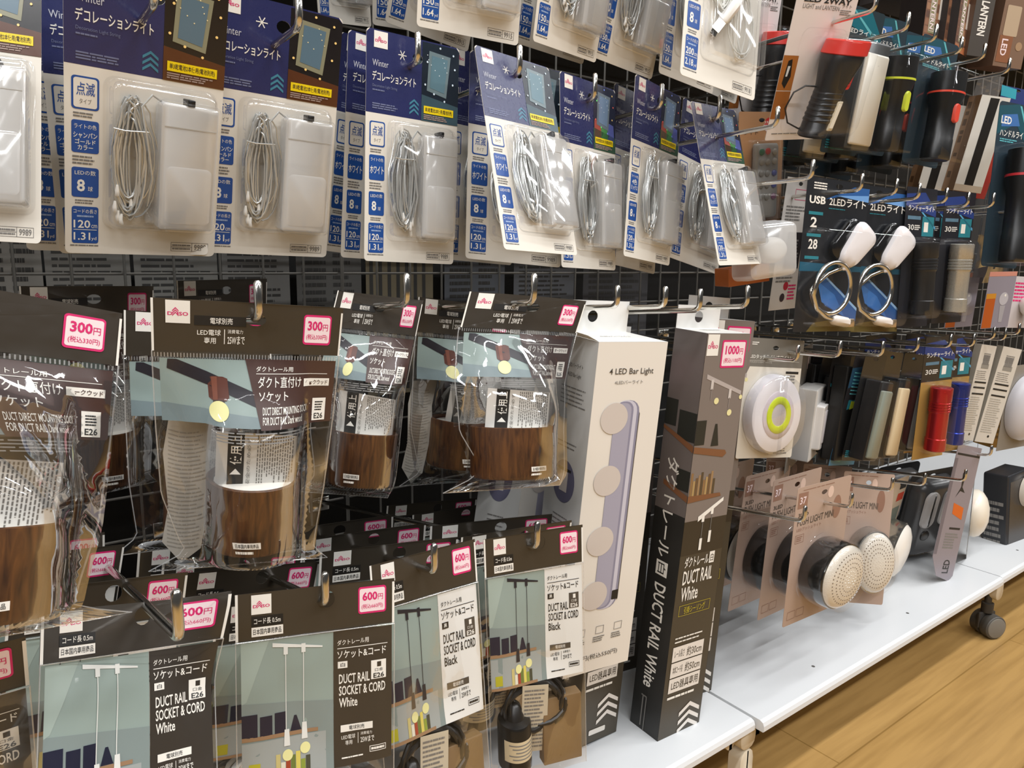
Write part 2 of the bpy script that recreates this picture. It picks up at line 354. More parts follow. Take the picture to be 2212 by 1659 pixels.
up = solid('added_shade_shelf', -1.2, .44, .82, 4.5, 1.12, .84, SH, .003); structure('shade_deck_1', up)     # unseen deck added overhead to keep direct light off the far packages
ep = solid('shade_panel_left', -.15, .44, ZT + .001, -.135, 1.155, .819, SH, .001); structure('shade_panel_left', ep)      # unseen upright added at the left end to block side light
# ---------------------------------------------------------------- colours
WHITE = mat('#efece4', .45); CREAM = mat('#e6e1d6', .5); NAVY = mat('#2a2f5e', .28, coat=.3); NAVY2 = mat('#171a30', .28, coat=.3)
BLUE = mat('#1e4f9c', .4); INK = mat('#232323', .5); GREYINK = mat('#7d7a76', .5); PALEINK = mat('#6f7699', .4); PINK = mat('#d8286f', .45)
TAGP = mat('#f3dfe3', .45); YEL = mat('#f2d50d', .4); TEALCH = mat('#3f7f97', .4); BLACK = mat('#141414', .4); BROWNBLK = mat('#3a342c', .34, 0, .3, 40, coat=.25)
CHROME = mat('#d9d6cf', .16, 1.0); WIRE = mat('#cfd1cf', .22, .5); CASE = film('frosted_case_plastic', 1.3, .12, .4); LEDM = mat('#f4f3ee', .15)
BLISTER = film('clear_blister_plastic', 1.2, .05, .03); CLEAR = film('clear_box_plastic', .22, .03, .004); BAGFILM = film('clear_bag_film', .6, .03, .003, .2, 38); CORDFILM = film('clear_cord_bag_film', .22, .03, .002, .2, 38); EDGE = film('film_edge', 3.5, .15, .22)

def logo(b, u0, v0, u1, v1, L=2):
    b.rect(u0, v0, u1, v1, WHITE, L); du, dv = u1 - u0, v1 - v0
    b.text('D  ISO', u0 + .08 * du, v0 + .5 * dv, u1 - .08 * du, v0 + .66 * dv, PINK, L + 1, .02)
    for k in range(3):
        c = u0 + .40 * du; y = v0 + (.3 + .1 * k) * dv; t = .055 * dv; a = .13 * du
        for sgn in (-1, 1): b.poly([(c, y), (c + sgn * a, y + .14 * dv), (c + sgn * a, y + .14 * dv + t), (c, y + t)], PINK, L + 1)
def chevrons(b, u0, v0, u1, v1, n, m, L=2, t=.5):
    du, st = (u1 - u0) / 2, (v1 - v0) / (n + .6); c = (u0 + u1) / 2
    for k in range(n):
        y = v0 + st * k
        for sgn in (-1, 1): b.poly([(c, y), (c + sgn * du, y + st * .95), (c + sgn * du, y + st * (.95 + t)), (c, y + st * t)], m, L)
def price(b, u0, v0, u1, v1, a, t, L=2):
    du, dv = u1 - u0, v1 - v0; b.rrect(u0, v0, u1, v1, 2, PINK, L); b.rrect(u0 + .05 * du, v0 + .07 * dv, u1 - .05 * du, v1 - .07 * dv, 1.3, TAGP, L + 1)
    k = .62 if len(a) > 3 else .58
    b.text(a, u0 + .15 * du, v0 + .2 * dv, u0 + (.15 + k - .05) * du, v0 + .52 * dv, PINK, L + 2, .03); b.text('円', u0 + (.12 + k) * du, v0 + .3 * dv, u0 + .88 * du, v0 + .52 * dv, PINK, L + 2, .02)
    b.text('(税込' + t + '円)', u0 + .12 * du, v0 + .64 * dv, u0 + .88 * du, v0 + .84 * dv, PINK, L + 2, .02)

# ---------------------------------------------------------------- string-light blister cards
LW, LH = 92.0, 186.0; LOU, LOV = .535, .085
def coil(seed, x0, y0, x1, y1, n=26, usb=False):
    R = random.Random(seed); P = []; cx, w, h = (x0 + x1) / 2, (x1 - x0) / 2, (y1 - y0) / 2; cy = (y0 + y1) / 2
    for k in range(n):
        a = w * R.uniform(.25, 1.0); b = h * R.uniform(.62, .98); dx = R.uniform(-.22, .22) * w; dy = R.uniform(-.06, .06) * h; o = R.uniform(2, 8)
        for i in range(22):
            t = 6.28319 * i / 22; s, c = math.sin(t), math.cos(t); pin = 1 - .25 * math.exp(-((-c * b + .52 * h) / (.18 * h)) ** 2)
            P.append((cx + dx + s * a * pin + R.uniform(-.25, .25), cy + dy - c * b, o + 1.2 * math.sin(2 * t + k)))
    return P
def light_card(var, seed, cm='120', yd='1.31', sku='9989', n='8', label_hidden=False):
    b = MB(LW, LH, LOU, LOV)
    hole = [(LOU + 5 / LW * math.cos(t), LOV + 4.5 / LH * math.sin(t)) for t in np.linspace(0, 6.28319, 14, endpoint=False)]
    body = [(x / LW, y / LH) for x, y in rr_pts(0, 0, LW, LH, 3.2)]
    b.panel(body, CREAM, .5, [hole], CREAM)
    b.poly([(0, .018), (.035, 0), (.965, 0), (1, .018), (1, .35), (0, .35)], NAVY, 0, [hole])
    pic = {'c': ('#1d1a1c', '#59331f', '#8b8a72', '#5b7586'), 'h': ('#1c2632', '#3d5560', '#6f8288', '#5f7f8c'), 'm': ('#262c40', '#3c5a48', '#6b7a86', '#7089a8')}[var]
    top, low, frm, gls = [mat(c, .25, coat=.35) for c in pic]
    hole2 = [p for p in hole]
    b.poly([(.585, .006), (.965, .006), (1, .02), (1, .35), (.585, .35)], top, 1); b.poly([(.585, .235), (1, .265), (1, .35), (.585, .35)], low, 2)
    b.poly([(.66, .04), (.9, .05), (.86, .235), (.64, .215)], frm, 3); b.poly([(.69, .058), (.868, .065), (.835, .215), (.672, .2)], gls, 4)
    for i in range(9):
        t = i / 9; u = .64 + .27 * t; b.disc(u - .02 * math.sin(i), .06 + .02 * (i % 5) / 1.0, .45, mat('#e9dcae', .3) if var == 'c' else mat('#dfeaf0', .3), 5, 8)
    for i, (u, v) in enumerate(((.62, .19), (.72, .225), (.84, .25), (.93, .17), (.95, .1), (.64, .09), (.78, .02), (.93, .04))):
        b.disc(u, v, .9, mat({'c': '#ffd98a', 'h': '#dff1ff', 'm': ('#ff7a6a', '#7dff8a', '#8aa2ff', '#ffd98a')[i % 4]}[var], .3), 5, 10)
    if var == 'm':
        for i, c in enumerate(('#a34d42', '#4d8f52', '#5560a5')): b.poly([(.6 + .12 * i, .19), (.72 + .12 * i, .2), (.74 + .12 * i, .29), (.6 + .12 * i, .29)], mat(c, .3, coat=.3), 2)
    b.rect(.61, .283, .945, .316, YEL, 5); b.text('単3乾電池2本使用(電池別売)', .625, .289, .93, .311, INK, 6, .02)
    b.lines(.61, .32, .93, .343, 3, mat('#a58f86', .5), 5, seed)
    logo(b, .075, .006, .215, .075)
    for k in range(3):
        a = math.pi * k / 3; c, s_ = math.cos(a) * 4 / LW, math.sin(a) * 4 / LH; n1, n2 = -math.sin(a) * .35 / LW, math.cos(a) * .35 / LH
        b.poly([(.37 + c + n1, .085 + s_ + n2), (.37 - c + n1, .085 - s_ + n2), (.37 - c - n1, .085 - s_ - n2), (.37 + c - n1, .085 + s_ - n2)], WHITE, 2)
    b.text('Winter', .062, .125, .225, .152, mat('#c9cbd6', .4), 2); b.text('デコレーションライト', .062, .172, .52, .213, WHITE, 2, .02)
    b.text('Decoration Light String', .065, .228, .32, .243, PALEINK, 2); b.lines(.065, .247, .2, .257, 1, PALEINK, 2, 3)
    b.lines(.065, .305, .37, .333, 3, PALEINK, 2, seed + 4); chevrons(b, .455, .262, .555, .335, 3, TEALCH, 2)
    # left column of info boxes
    b.rrect(.04, .385, .2, .494, 2, BLUE, 1); b.rrect(.052, .391, .188, .488, 1.5, CREAM, 2); b.text('点滅', .068, .405, .175, .448, BLUE, 3, .02); b.text('タイプ', .085, .458, .155, .475, GREYINK, 3)
    b.lines(.05, .502, .19, .522, 2, GREYINK, 1, 5)
    b.rrect(.04, .53, .2, .64, 1.5, BLUE, 1); b.text('ライトの色', .055, .542, .185, .558, WHITE, 2)
    if var == 'c': b.text('シャンパン', .05, .57, .19, .59, WHITE, 2, .02); b.text('ゴールド', .06, .593, .18, .61, WHITE, 2, .02); b.text('カラー', .075, .613, .165, .63, WHITE, 2, .02)
    elif var == 'h': b.text('ホワイト', .05, .578, .19, .612, WHITE, 2, .02)
    else: b.text('4色', .07, .565, .17, .595, WHITE, 2, .02); b.text('ミックス', .055, .6, .185, .626, WHITE, 2, .02)
    b.lines(.045, .648, .195, .682, 3, GREYINK, 1, 6)
    b.rrect(.04, .69, .2, .795, 1.5, BLUE, 1); b.text('LEDの数', .058, .7, .182, .717, WHITE, 2); b.text(n, .07 if len(n) == 1 else .055, .732, .118, .775, WHITE, 2, .025); b.text('球', .135, .756, .165, .773, WHITE, 2)
    b.lines(.06, .802, .18, .82, 2, GREYINK, 1, 7)
    b.rrect(.04, .828, .2, .962, 1.5, BLUE, 1); b.text('コードの長さ', .05, .838, .19, .853, WHITE, 2); b.lines(.07, .858, .17, .868, 1, mat('#9db3d8', .4), 2, 8, .6, 0)
    b.text(cm, .05, .877, .15, .906, WHITE, 2, .015); b.text('cm', .157, .893, .192, .905, WHITE, 2); b.rect(.05, .911, .19, .913, WHITE, 2); b.text(yd, .05, .922, .15, .95, WHITE, 2, .015); b.text('yd', .157, .937, .188, .953, WHITE, 2)
    b.lines(.03, .966, .2, .974, 1, GREYINK, 1, 9, .6, 0)
    b.frame(.68, .947, .95, .982, .3, GREYINK, 1); b.rect(.68, .964, .83, .966, GREYINK, 1); b.rect(.83, .947, .834, .982, GREYINK, 1)
    b.lines(.69, .951, .82, .979, 2, GREYINK, 1, 2, .45, 0); b.text(sku, .848, .953, .935, .976, GREYINK, 1, .02)
    P = [('backing_card', b.mesh('light_backing_card'), None, None)]
    bl = MB(LW, LH, LOU, LOV)
    bl.shell(20.5, 68, 88.5, 168.5, 7, [(0, .4), (.8, .5), (1.6, 1.0), (2.6, 8), (3.6, 10.5), (5.5, 11.6)], BLISTER)
    bl.shell(47.5, 76, 87.5, 167, 5, [(0, 9), (.8, 14), (2.0, 16.6), (4, 17.2)], BLISTER)
    P.append(('blister', bl.mesh('light_blister'), None, None))
    cs = MB(LW, LH, LOU, LOV)
    cs.box(50, 79, 1.0, 85, 164, 14.5, CASE, 2.2); cs.box(51.5, 93.5, 14.4, 83.5, 94.2, 14.8, mat('#b9b6b0', .4)); cs.loft([[(x, y, o) for x, y in rr_pts(53 + i, 120 + i, 82 - i, 160 - i, 4, 4)] for i, o in ((0, 14.5), (.8, 14.9))], CASE)
    P.append(('battery_case', cs.mesh('light_battery_case'), None, None))
    sw = MB(LW, LH, LOU, LOV); sw.box(65, 74.8, 5, 69.5, 79.2, 14.9, BLACK, .5); P.append(('switch', sw.mesh('light_switch'), 2, 'small black slide switch'))
    cw = MB(LW, LH, LOU, LOV); cw.tube(coil(seed, 21.5, 76, 50, 160), .62, WIRE, 6)
    cw.tube([(24, 100, 9.6), (30, 100.8, 10.6), (36, 100.4, 10.6), (44, 100, 9.4)], .5, WIRE, 6)
    R = random.Random(seed); 
    cw.tube([(45, 150, 6), (47, 130, 9), (44, 112, 10), (40, 84, 9), (46, 76, 8), (52, 79, 6)], .75, WIRE, 6)
    P.append(('wire_bundle', cw.mesh('light_wire_bundle'), None, None)); wi = len(P) - 1
    ld = MB(LW, LH, LOU, LOV)
    for i in range(6):
        x, y, o = R.uniform(25, 45), R.uniform(140, 161), R.uniform(4, 9); ld.tube([(x, y - 4, o), (x + R.uniform(-.8, .8), y, o), (x, y + 3, o), (x, y + 4, o)], [.7, 1.3, 1.3, .5], LEDM, 8)
    P.append(('led_bead', ld.mesh('light_led_beads'), wi, 'clear lamp beads on the wire')); P[-1][1].name = 'light_led_beads'
    return P
LC = light_card('c', 1); LHT = light_card('h', 2); LMX = light_card('m', 3)
L150 = light_card('h', 4, '150', '1.64', '9915', '10')
def usb_parts():
    P = light_card('h', 5, '200', '2.18', '9918', '8')[:2]
    cw = MB(LW, LH, LOU, LOV); cw.tube(coil(9, 24, 74, 58, 130, 11), .7, mat('#ecebe4', .25), 6); cw.tube(coil(11, 50, 104, 80, 164, 6), .7, mat('#ecebe4', .25), 6)
    P.append(('wire_bundle', cw.mesh('usb_wire_bundle'), None, None))
    u = MB(LW, LH, LOU, LOV); u.tube([(36, 140, 8), (38, 137, 8.5), (50, 122, 11), (54, 117, 11.5), (56, 114, 11.5)], [3.2, 5, 5, 4.2, 1.5], mat('#f1f0ec', .3), 8); P.append(('usb_plug_grip', u.mesh('usb_grip'), None, None))
    k = MB(LW, LH, LOU, LOV); k.tube([(30, 148, 6.6), (36.5, 139.5, 8)], 5.2, CHROME, 4); k.tube([(29.85, 148.2, 6.55), (30.05, 147.95, 6.6)], 4.0, BLACK, 4); P.append(('usb_connector', k.mesh('usb_connector'), 3, None))
    return P
LUSB = usb_parts()
LD = (LW, LH); TB = (0, .35)
def lights(parts, corners, label, Y=.56, grp='string light cards of the lower row', **kw):
    o = make(parts, 'string_light_card', label, 'light set', grp)
    return place(o, LD, corners, Y, ou=LOU, ov=LOV, **kw)
B_ = 'string light cards of the lower row'; A_ = 'string light cards of the upper row'
lights(LC, [(1, 1, 85, 526), (1, .35, 92, 118), (0, 1, -240, 508), (0, .35, -236, 85)], 'blue and white light card cut off by the left photo edge', .55, syaw=3)
lights(LC, [(0, .35, 143, 137), (1, .35, 480, 190), (0, 1, 133, 547), (1, 1, 466, 553)], 'blue and white champagne gold light card, second whole card from left, wide coiled wire', .555)
lights(LC, [(0, .35, 95, 157), (0, 1, 127, 547), (1, 1, 452, 551), (1, .35, 425, 200)], 'slightly tilted light card peeking out left of the champagne gold card', .60)
lights(LC, [(0, .35, 55, 150), (0, 1, 50, 541), (1, .35, 360, 195), (1, 1, 352, 549)], 'deepest light card in the gap right of the cut-off leftmost card', .66)
lights(LC, [(0, .35, 450, 184), (1, .35, 727, 228), (0, 1, 437, 547), (1, 1, 705, 555), (1, 0, 741, 43)], 'blue and white champagne gold light card overlapped on its left by the biggest card', .575)
lights(LHT, [(0, 0, 735, 75), (0, 1, 698, 548), (0, .35, 726, 225), (1, 1, 878, 562)], 'light card third from front in the stack of white lights, farthest left sliver', .66)
lights(LHT, [(0, 0, 752, 65), (0, .35, 747, 237), (0, 1, 736, 557), (1, 1, 922, 568)], 'light card just behind the front white lights card, its left column showing', .60)
lights(LHT, [(0, 0, 792, 61), (1, 0, 991, 107), (0, .35, 790, 237), (1, .35, 988, 269), (0, 1, 786, 564), (1, 1, 978, 573)], 'upright blue and white card of white lights with round wire loop, under the 9915 card', .565)
lights(LHT, [(0, 0, 970, 100), (0, 1, 958, 556), (1, 0, 1120, 140), (1, 1, 1105, 578)], 'light card sliver right of the upright white lights card, logo corner showing', .68)
lights(LHT, [(0, 0, 1015, 108), (0, .35, 1011, 264), (0, 1, 1005, 557), (1, 1, 1212, 580)], 'straight light card behind the crooked shiny one', .60)
lights(LHT, [(0, 0, 1023, 98), (1, 0, 1185, 145), (0, .35, 1047, 250), (0, 1, 1090, 535), (1, 1, 1246, 555)], 'crooked glossy light card leaning to the right with bright reflections', .53, stilt=9, sroll=14)
lights(LMX, [(0, 0, 1209, 153), (1, 0, 1327, 198), (1, .35, 1329, 329), (0, 1, 1213, 576), (1, 1, 1329, 587)], 'mixed colour light card right of the crooked glossy one', .57)
lights(LMX, [(0, 0, 1328, 181), (1, 0, 1432, 226), (0, 1, 1305, 562), (1, 1, 1415, 598)], 'dark light card between the two straight mixed colour cards, mostly hidden', .64)
lights(LMX, [(0, 0, 1372, 164), (1, 0, 1469, 209), (0, .35, 1364, 297), (1, .35, 1465, 333), (0, 1, 1348, 548), (1, 1, 1443, 581)], 'mixed colour light card, second last of the lower row, standing straight', .56)
lights(LMX, [(0, 0, 1475, 209), (0, 1, 1445, 553), (1, 1, 1551, 596)], 'shaded light card behind the last leaning card of the lower row', .62)
lights(LMX, [(0, 0, 1492, 220), (1, 0, 1589, 243), (0, .35, 1512, 342), (1, .35, 1606, 346), (0, 1, 1553, 572), (1, 1, 1645, 574)], 'last leaning light card of the lower row, left of the kraft remote control card', .53, stilt=9, sroll=14)
# upper row: only the lower ends show
lights(L150, [(0, 1, 690, 46), (1, 1, 800, 58)], 'distant light card corner between the hooks above the second card', .82, A_)
lights(L150, [(0, 1, 803, 54), (0, .83, 806, -30), (1, 1, 1010, 85)], 'straight 150 cm card behind the skewed one at the top', .64, A_)
lights(L150, [(0, 1, 828, 47), (0, .9, 843, 0), (1, 1, 1010, 112)], 'skewed 150 cm light card tucked left of the 9915 card', .60, A_, sroll=20)
lights(L150, [(0, 1, 897, 58), (0, .9, 904, 0), (1, 1, 1119, 99)], 'white light card numbered 9915 at the top edge of the photo', .555, A_)
lights(L150, [(0, 1, 1108, 96), (0, .83, 1122, 0), (1, 1, 1260, 140)], 'blue label sliver of a card right behind the 9915 card', .63, A_)
lights(L150, [(0, 1, 1150, 90), (0, .83, 1161, 0), (1, 1, 1286, 136)], 'second front card of the upper row, right of the 9915 card', .555, A_)
lights(L150, [(0, 1, 1280, 125), (1, 1, 1407, 172), (0, .8, 1300, 30)], 'third front card of the upper row with wires in a bright blister', .56, A_)
lights(L150, [(0, 1, 1422, 161), (0, .72, 1435, 0), (1, 1, 1540, 205)], 'half hidden card directly left of the usb light card', .61, A_)
lights(LUSB, [(0, 1, 1469, 161), (1, 1, 1628, 224), (0, .7, 1478, 0), (1, .93, 1634, 180)], 'light card with white usb plug in its blister', .53, A_)
lights(L150, [(0, 1, 1480, 178), (1, 1, 1589, 226)], 'card edge hanging just below and behind the usb light card', .64, A_)
for i, (px, py) in enumerate(((40, -150), (215, -118), (390, -85), (545, -55))):  # unseen cards added above the frame to shade the gap behind the lower row
    lights(L150, [(0, 1, px, py), (1, 1, px + 190, py + 28)], 'unseen light card added for shade above the photo, ' + ('far left', 'over the champagne gold card', 'over the second champagne gold card', 'left of the distant light card corner')[i], .57, A_)
# ---------------------------------------------------------------- 300 yen wooden socket bags
def sm(x, a, b): t = min(1, max(0, (x - a) / (b - a))); return t * t * (3 - 2 * t)
def lerp(v, xs, ys): return float(np.interp(v, xs, ys))
CW, CH, COU, COV = 115.0, 180.0, .525, .06
WALNUT = wood('walnut_socket', '#2b140b', '#66401f', 30, (9, 9, 1.1), .45); WALNUT_IN = wood('walnut_inside', '#2d140a', '#5d2f17', 20, (8, 8, 2), .6)
PORC = mat('#ece8de', .35); SEAM = mat('#8b857b', .35); PHOTO_T = mat('#8fa09c', .35); PHOTO_D = mat('#77878a', .35); BRN = mat('#47302a', .35); RAILM = mat('#231f26', .4); BULBP = mat('#e9e6a4', .4)
LEAF = mat('#d2d0cb', .55); MATBLK = mat('#1b1a19', .5); KRAFT = mat('#755b3a', .6); HDR = BROWNBLK
def socket_bag(seed, pl=.14, pr=.1, tail_l=-.02, tail_r=.02, bend=0.0, el=None, er=None, slip=False, dv=0.0):
    def edge(u, v):
        l = lerp(v, [0, .19, .45, .7, .88, .93, 1], [0, .008, .03, .06, .06 + pl * .6, .05 + pl * .9, tail_l]); r = lerp(v, [0, .19, .45, .7, .88, .95, 1], [1, .992, .975, .95, .95 - pr * .4, .95 - pr * .5, 1 + tail_r])
        if el: l = lerp(v, [0, .19, .45, .7, .88, .93, 1], el); r = lerp(v, [0, .19, .45, .7, .88, .93, 1], er)
        return l + u * (r - l)
    def wf(u, v, k=1):
        x = (u - .55) * CW; c = math.sqrt(max(0.0, 33.0 ** 2 - x * x)); tent = 24 * (1 - abs(2 * u - 1.04)); g = max(c * .97, tent) if c > 0 else tent
        g = max(g, 0) * sm(v, .16, .64 + dv) * (1 - sm(v, .93, 1.0)); g = min(g, max(.2, 200 * min(u, 1 - u) + .2))
        n = noise.noise(Vector((u * 3 + seed, v * 4, seed * 1.7 + k))) * 2.0 + abs(noise.noise(Vector((u * 5 - v * 4, v * 3 + seed, k)))) * 2.1
        edge_f = min(1, max(0, 14 * min(u, 1 - u))) * sm(v, .17, .3) * (1 - .7 * sm(v, .95, 1))
        wav = .7 * math.sin(5 * u + seed) * (1 - sm(v, 0, .25)) + bend * (u - .5) ** 2 * 4 * (1 - sm(v, .2, .6))
        return k * g + n * edge_f * k * (.35 + .65 * (1 - sm(v, .6, .75))) + wav
    front = lambda u, v: wf(u, v); back = lambda u, v: wf(u, v, -1) if v > .19 else wf(u, v) - .3
    P = []
    b = MB(CW, CH, COU, COV, front, edge, 7)
    hole = [(COU + 6.5 / CW * math.cos(t), COV + 4 / CH * math.sin(t)) for t in np.linspace(0, 6.28319, 14, endpoint=False)]
    b.panel([(0, 0), (1, 0), (1, .18), (0, .18)], HDR, .4, [hole], HDR)
    b.rect(0, 0, .012, .18, WHITE, 2); b.rect(.99, .02, 1, .18, WHITE, 2)
    logo(b, .07, .004, .19, .082); b.rect(.21, .053, .475, .086, MATBLK, 2); b.text('電球別売', .29, .058, .405, .08, WHITE, 3, .02)
    b.text('LED電球', .225, .1, .345, .121, WHITE, 2, .015); b.text('専用', .26, .128, .32, .15, WHITE, 2, .015); b.rect(.362, .098, .366, .15, WHITE, 2); b.text('消費電力', .38, .098, .46, .112, WHITE, 2); b.text('25Wまで', .38, .12, .47, .15, WHITE, 2, .01)
    price(b, .785, .032, .94, .142, '300', '330')
    P.append(('header_card', b.mesh('socket_bag_header'), None, 'dark brown printed header'))
    b = MB(CW, CH, COU, COV, front, edge, 7)
    b.rect(.035, .205, .56, .425, PHOTO_T, -6); b.poly([(.035, .36), (.56, .39), (.56, .425), (.035, .425)], PHOTO_D, -5)
    b.poly([(.075, .2075), (.12, .2075), (.54, .315), (.54, .36), (.07, .24)], RAILM, -4); b.poly([(.275, .268), (.3, .262), (.355, .262), (.38, .268), (.39, .33), (.375, .342), (.3, .342), (.283, .334)], mat('#5b2f22', .4), -3); b.poly([(.295, .264), (.325, .262), (.33, .34), (.305, .342)], mat('#7a4634', .4), -2)
    b.rect(.305, .34, .365, .352, mat('#3a2a26', .4), -2); b.disc(.336, .376, 6.0, BULBP, -1)
    b.poly([(.475, .2), (.985, .2), (.985, .43), (.56, .43)], BRN, -3)
    b.text('ダクトレール用', .535, .224, .74, .242, WHITE, -1, .01); b.rect(.535, .248, .94, .25, WHITE, -1)
    b.text('ダクト直付け', .545, .258, .79, .296, WHITE, -1, .02); b.rect(.805, .266, .955, .294, WHITE, -1); b.text('ダークウッド', .815, .271, .945, .289, BRN, 0, .02); b.text('ソケット', .55, .308, .715, .34, WHITE, -1, .02)
    b.text('DUCT DIRECT MOUNTING SOCKET', .57, .358, .85, .383, WHITE, -1, .01); b.text('FOR DUCT RAIL Dark wood', .57, .389, .8, .414, WHITE, -1, .01)
    b.rect(.865, .34, .945, .422, WHITE, 0); b.text('E26', .878, .395, .932, .416, INK, 1, .02); b.lines(.88, .35, .93, .388, 4, INK, 1, seed, .5, .2)
    b.lines(.3, .435, .9, .475, 4, GREYINK, -1, seed + 2, .4)
    b.rect(.37, .865 + dv, .555, .889 + dv, WHITE, 0); b.text('日本国内専用商品', .385, .869 + dv, .54, .885 + dv, INK, 1, .02); b.lines(.38, .896 + dv, .5, .91 + dv, 1, WHITE, 0, 4, .7, 0)
    P.append(('printed_insert', b.mesh('socket_bag_print'), None, None))
    b = MB(CW, CH, COU, COV, front, edge, 5); b.rect(0, .18, 1, 1, BAGFILM, 8)
    bb = MB(CW, CH, COU, COV, back, edge, 8); bb.rect(0, .18, 1, 1, BAGFILM, -8); b.merge(bb)
    t = MB(CW, CH, COU, COV, front, edge)
    path = [(0, v) for v in np.linspace(.18, 1, 30)] + [(u, 1) for u in np.linspace(.05, 1, 14)] + [(1, v) for v in np.linspace(.97, .18, 30)]
    t.tube([(edge(u, v) * CW, v * CH, front(u, v) + .8) for u, v in path], .42, EDGE, 5)
    for k in range(60): u = .01 + .0163 * k; t.rect(u, .184, u + .006, .199, EDGE, 10)
    P.append(('bag_film', b.merge(t).mesh('socket_bag_film'), None, 'clear plastic pouch'))
    c = MB(CW, CH, COU, COV); x, y = .55 * CW, (.675 + dv) * CH; hh = 47
    c.lathe([(1.5, 26), (0, 28), (-.2, 29), (.6, 30), (hh - 3, 29.4), (hh - .8, 28.6), (hh, 26)], WALNUT, 'v', x, y, 0, 40, cap=False)
    c.loft([[(x + 26 * math.cos(a), y + 1.5 + d, 26 * math.sin(a)) for a in np.linspace(0, 6.28319, 32, endpoint=False)] for d in (0, 9)], WALNUT_IN, False, False); c.lathe([(hh - .6, 27), (hh, 0.5)], WALNUT_IN, 'v', x, y, 0, 32)
    P.append(('wooden_socket_cup', c.mesh('walnut_cup'), None, None)); ci = len(P) - 1
    c = MB(CW, CH, COU, COV); c.lathe([(6, 25.6), (3.2, 25.4), (2.8, 24), (2.6, .5)], PORC, 'v', x, y, 0, 32); c.box(x - 7, y - 5, -9, x + 12, y + 3, 5, PORC, 1.2); c.lathe([(-6.2, 2.4), (-5, 2.4)], mat('#b9a67a', .3, 1), 'v', x + 7, y, -2, 12)
    P.append(('socket_base', c.mesh('porcelain_base'), ci, 'white base with a brass screw'))
    l = MB(50, 42, .5, 0); l.q = lambda a, d, o: ((a - 26 + (.56 - COU) * CW) * .001, -(13 - .12 * d + o) * .001, -((.487 + dv - COV) * CH + d + .05 * (a - 26)) * .001)
    l.panel([(0, 0), (1, .04), (1, 1), (0, 1)], LEAF, .2); l.poly([(.14, .006), (.34, .014), (.34, 1), (.14, 1)], MATBLK, 1); l.text('使用上', .17, .06, .31, .55, WHITE, 2, .02, -1); l.poly([(.24, .62), (.31, .72), (.17, .72)], WHITE, 2); l.text('安全のため必ず', .37, .1, .42, .9, GREYINK, 2, 0, -1)
    l.vlines(.5, .05, .97, .95, 15, mat('#6b6864', .5), 1, seed)
    l.rect(.985, .0, 1, 1, GREYINK, 1)
    P.append(('instruction_leaflet', l.mesh('socket_leaflet'), None, 'folded white paper with small print'))
    l = MB(30, 120, .5, 0); l.q = lambda a, d, o: ((a - 15 - .33 * CW) * .001, (10 - o) * .001, -(.40 * CH + d - .02 * (a - 15) ** 2) * .001)
    l.panel([(.1, 0), (1, 0), (.9, .2), (1, .4), (.8, .75), (.4, .82), (0, .72), (.12, .5), (0, .2)], mat('#b9b5ac', .5), .2); l.lines(.1, .04, .9, .74, 30, mat('#9b978f', .5), 1, seed + 5, .3); l.lines(.1, .04, .9, .74, 30, mat('#9b978f', .5), -5, seed + 5, .3)
    if slip: P.append(('back_slip', l.mesh('socket_slip'), None, 'paper slip standing at the back of the pouch'))
    return P
CD = (CW, CH); C_ = '300 yen socket bags'
def sbag(parts, corners, label, Y, **kw):
    kw.setdefault('ss', .07); o = make(parts, 'socket_bag', label, 'light socket', C_); return place(o, CD, corners, Y, ou=COU, ov=COV, **kw)
S1 = socket_bag(1, .16, .08, .0, .0, slip=True, dv=-.035); S2 = socket_bag(2.4, .08, .06, -.02, .0); S3 = socket_bag(3.7, bend=-5, el=[.26, .2, .17, .2, .34, .3, .1], er=[1.12, 1.03, .93, .92, .93, .93, .9])
S5 = socket_bag(2.4, bend=4, el=[.24, .2, .12, .14, .2, .2, .1], er=[.9, .87, .83, .83, .83, .82, .78]); S4 = socket_bag(5.1, .1, .14, .0, .1)
sbag(S4, [(1, 0, 269, 687), (1, .18, 262, 777), (.785, .032, 121, 693), (.94, .142, 227, 757), (.57, .37, 0, 893, 8), (.81, .675, 139, 1093), (.81, .935, 100, 1330)], 'closest 300 yen socket bag, cut off by the left photo edge', .375, syaw=8, ss=.06, stilt=2, sroll=3)
sbag(S1, [(0, 0, 318, 648), (1, 0, 742, 671), (0, .18, 330, 753), (1, .18, 739, 757), (0, 1, 322, 1232), (1, 1, 702, 1207)], '300 yen socket bag facing the camera squarely, whole walnut cup showing', .465)
sbag(S2, [(0, 0, 263, 670), (0, .18, 268, 765), (0, 1, 252, 1200), (1, 0, 590, 690)], 'shaded 300 yen socket bag squeezed behind the two front ones', .58, tilt0=4)
sbag(S5, [(.29, .675, 717, 913), (.81, .675, 867, 927), (.81, .935, 846, 1060), (.46, .877, 748, 1032, 30), (.89, 0, 905, 655)], '300 yen socket bag right behind the square facing one, small overturned price tag', .53, stilt=6)
sbag(S1, [(0, 0, 902, 640), (0, 1, 862, 1050), (1, 0, 1110, 668)], 'dark unlit 300 yen socket bag between the two hooks', .60)
sbag(S3, [(.29, .675, 1012, 913), (.81, .675, 1187, 902), (.29, .935, 1020, 1042), (.81, .935, 1187, 1030), (1.08, .1, 1262, 690), (.25, 0, 1020, 634)], 'rightmost 300 yen socket bag with flared header, beside the white bar light box', .49, stilt=6, sroll=10)
def header_only(parts, tl, tr, Y, label): return sbag(parts, [(0, 0, *tl), (1, 0, *tr)], label, Y, tilt0=3, syaw=12)
header_only(S2, (40, 618), (330, 618), .70, 'back-row 300 yen bag, only its black header with logo showing at far left')
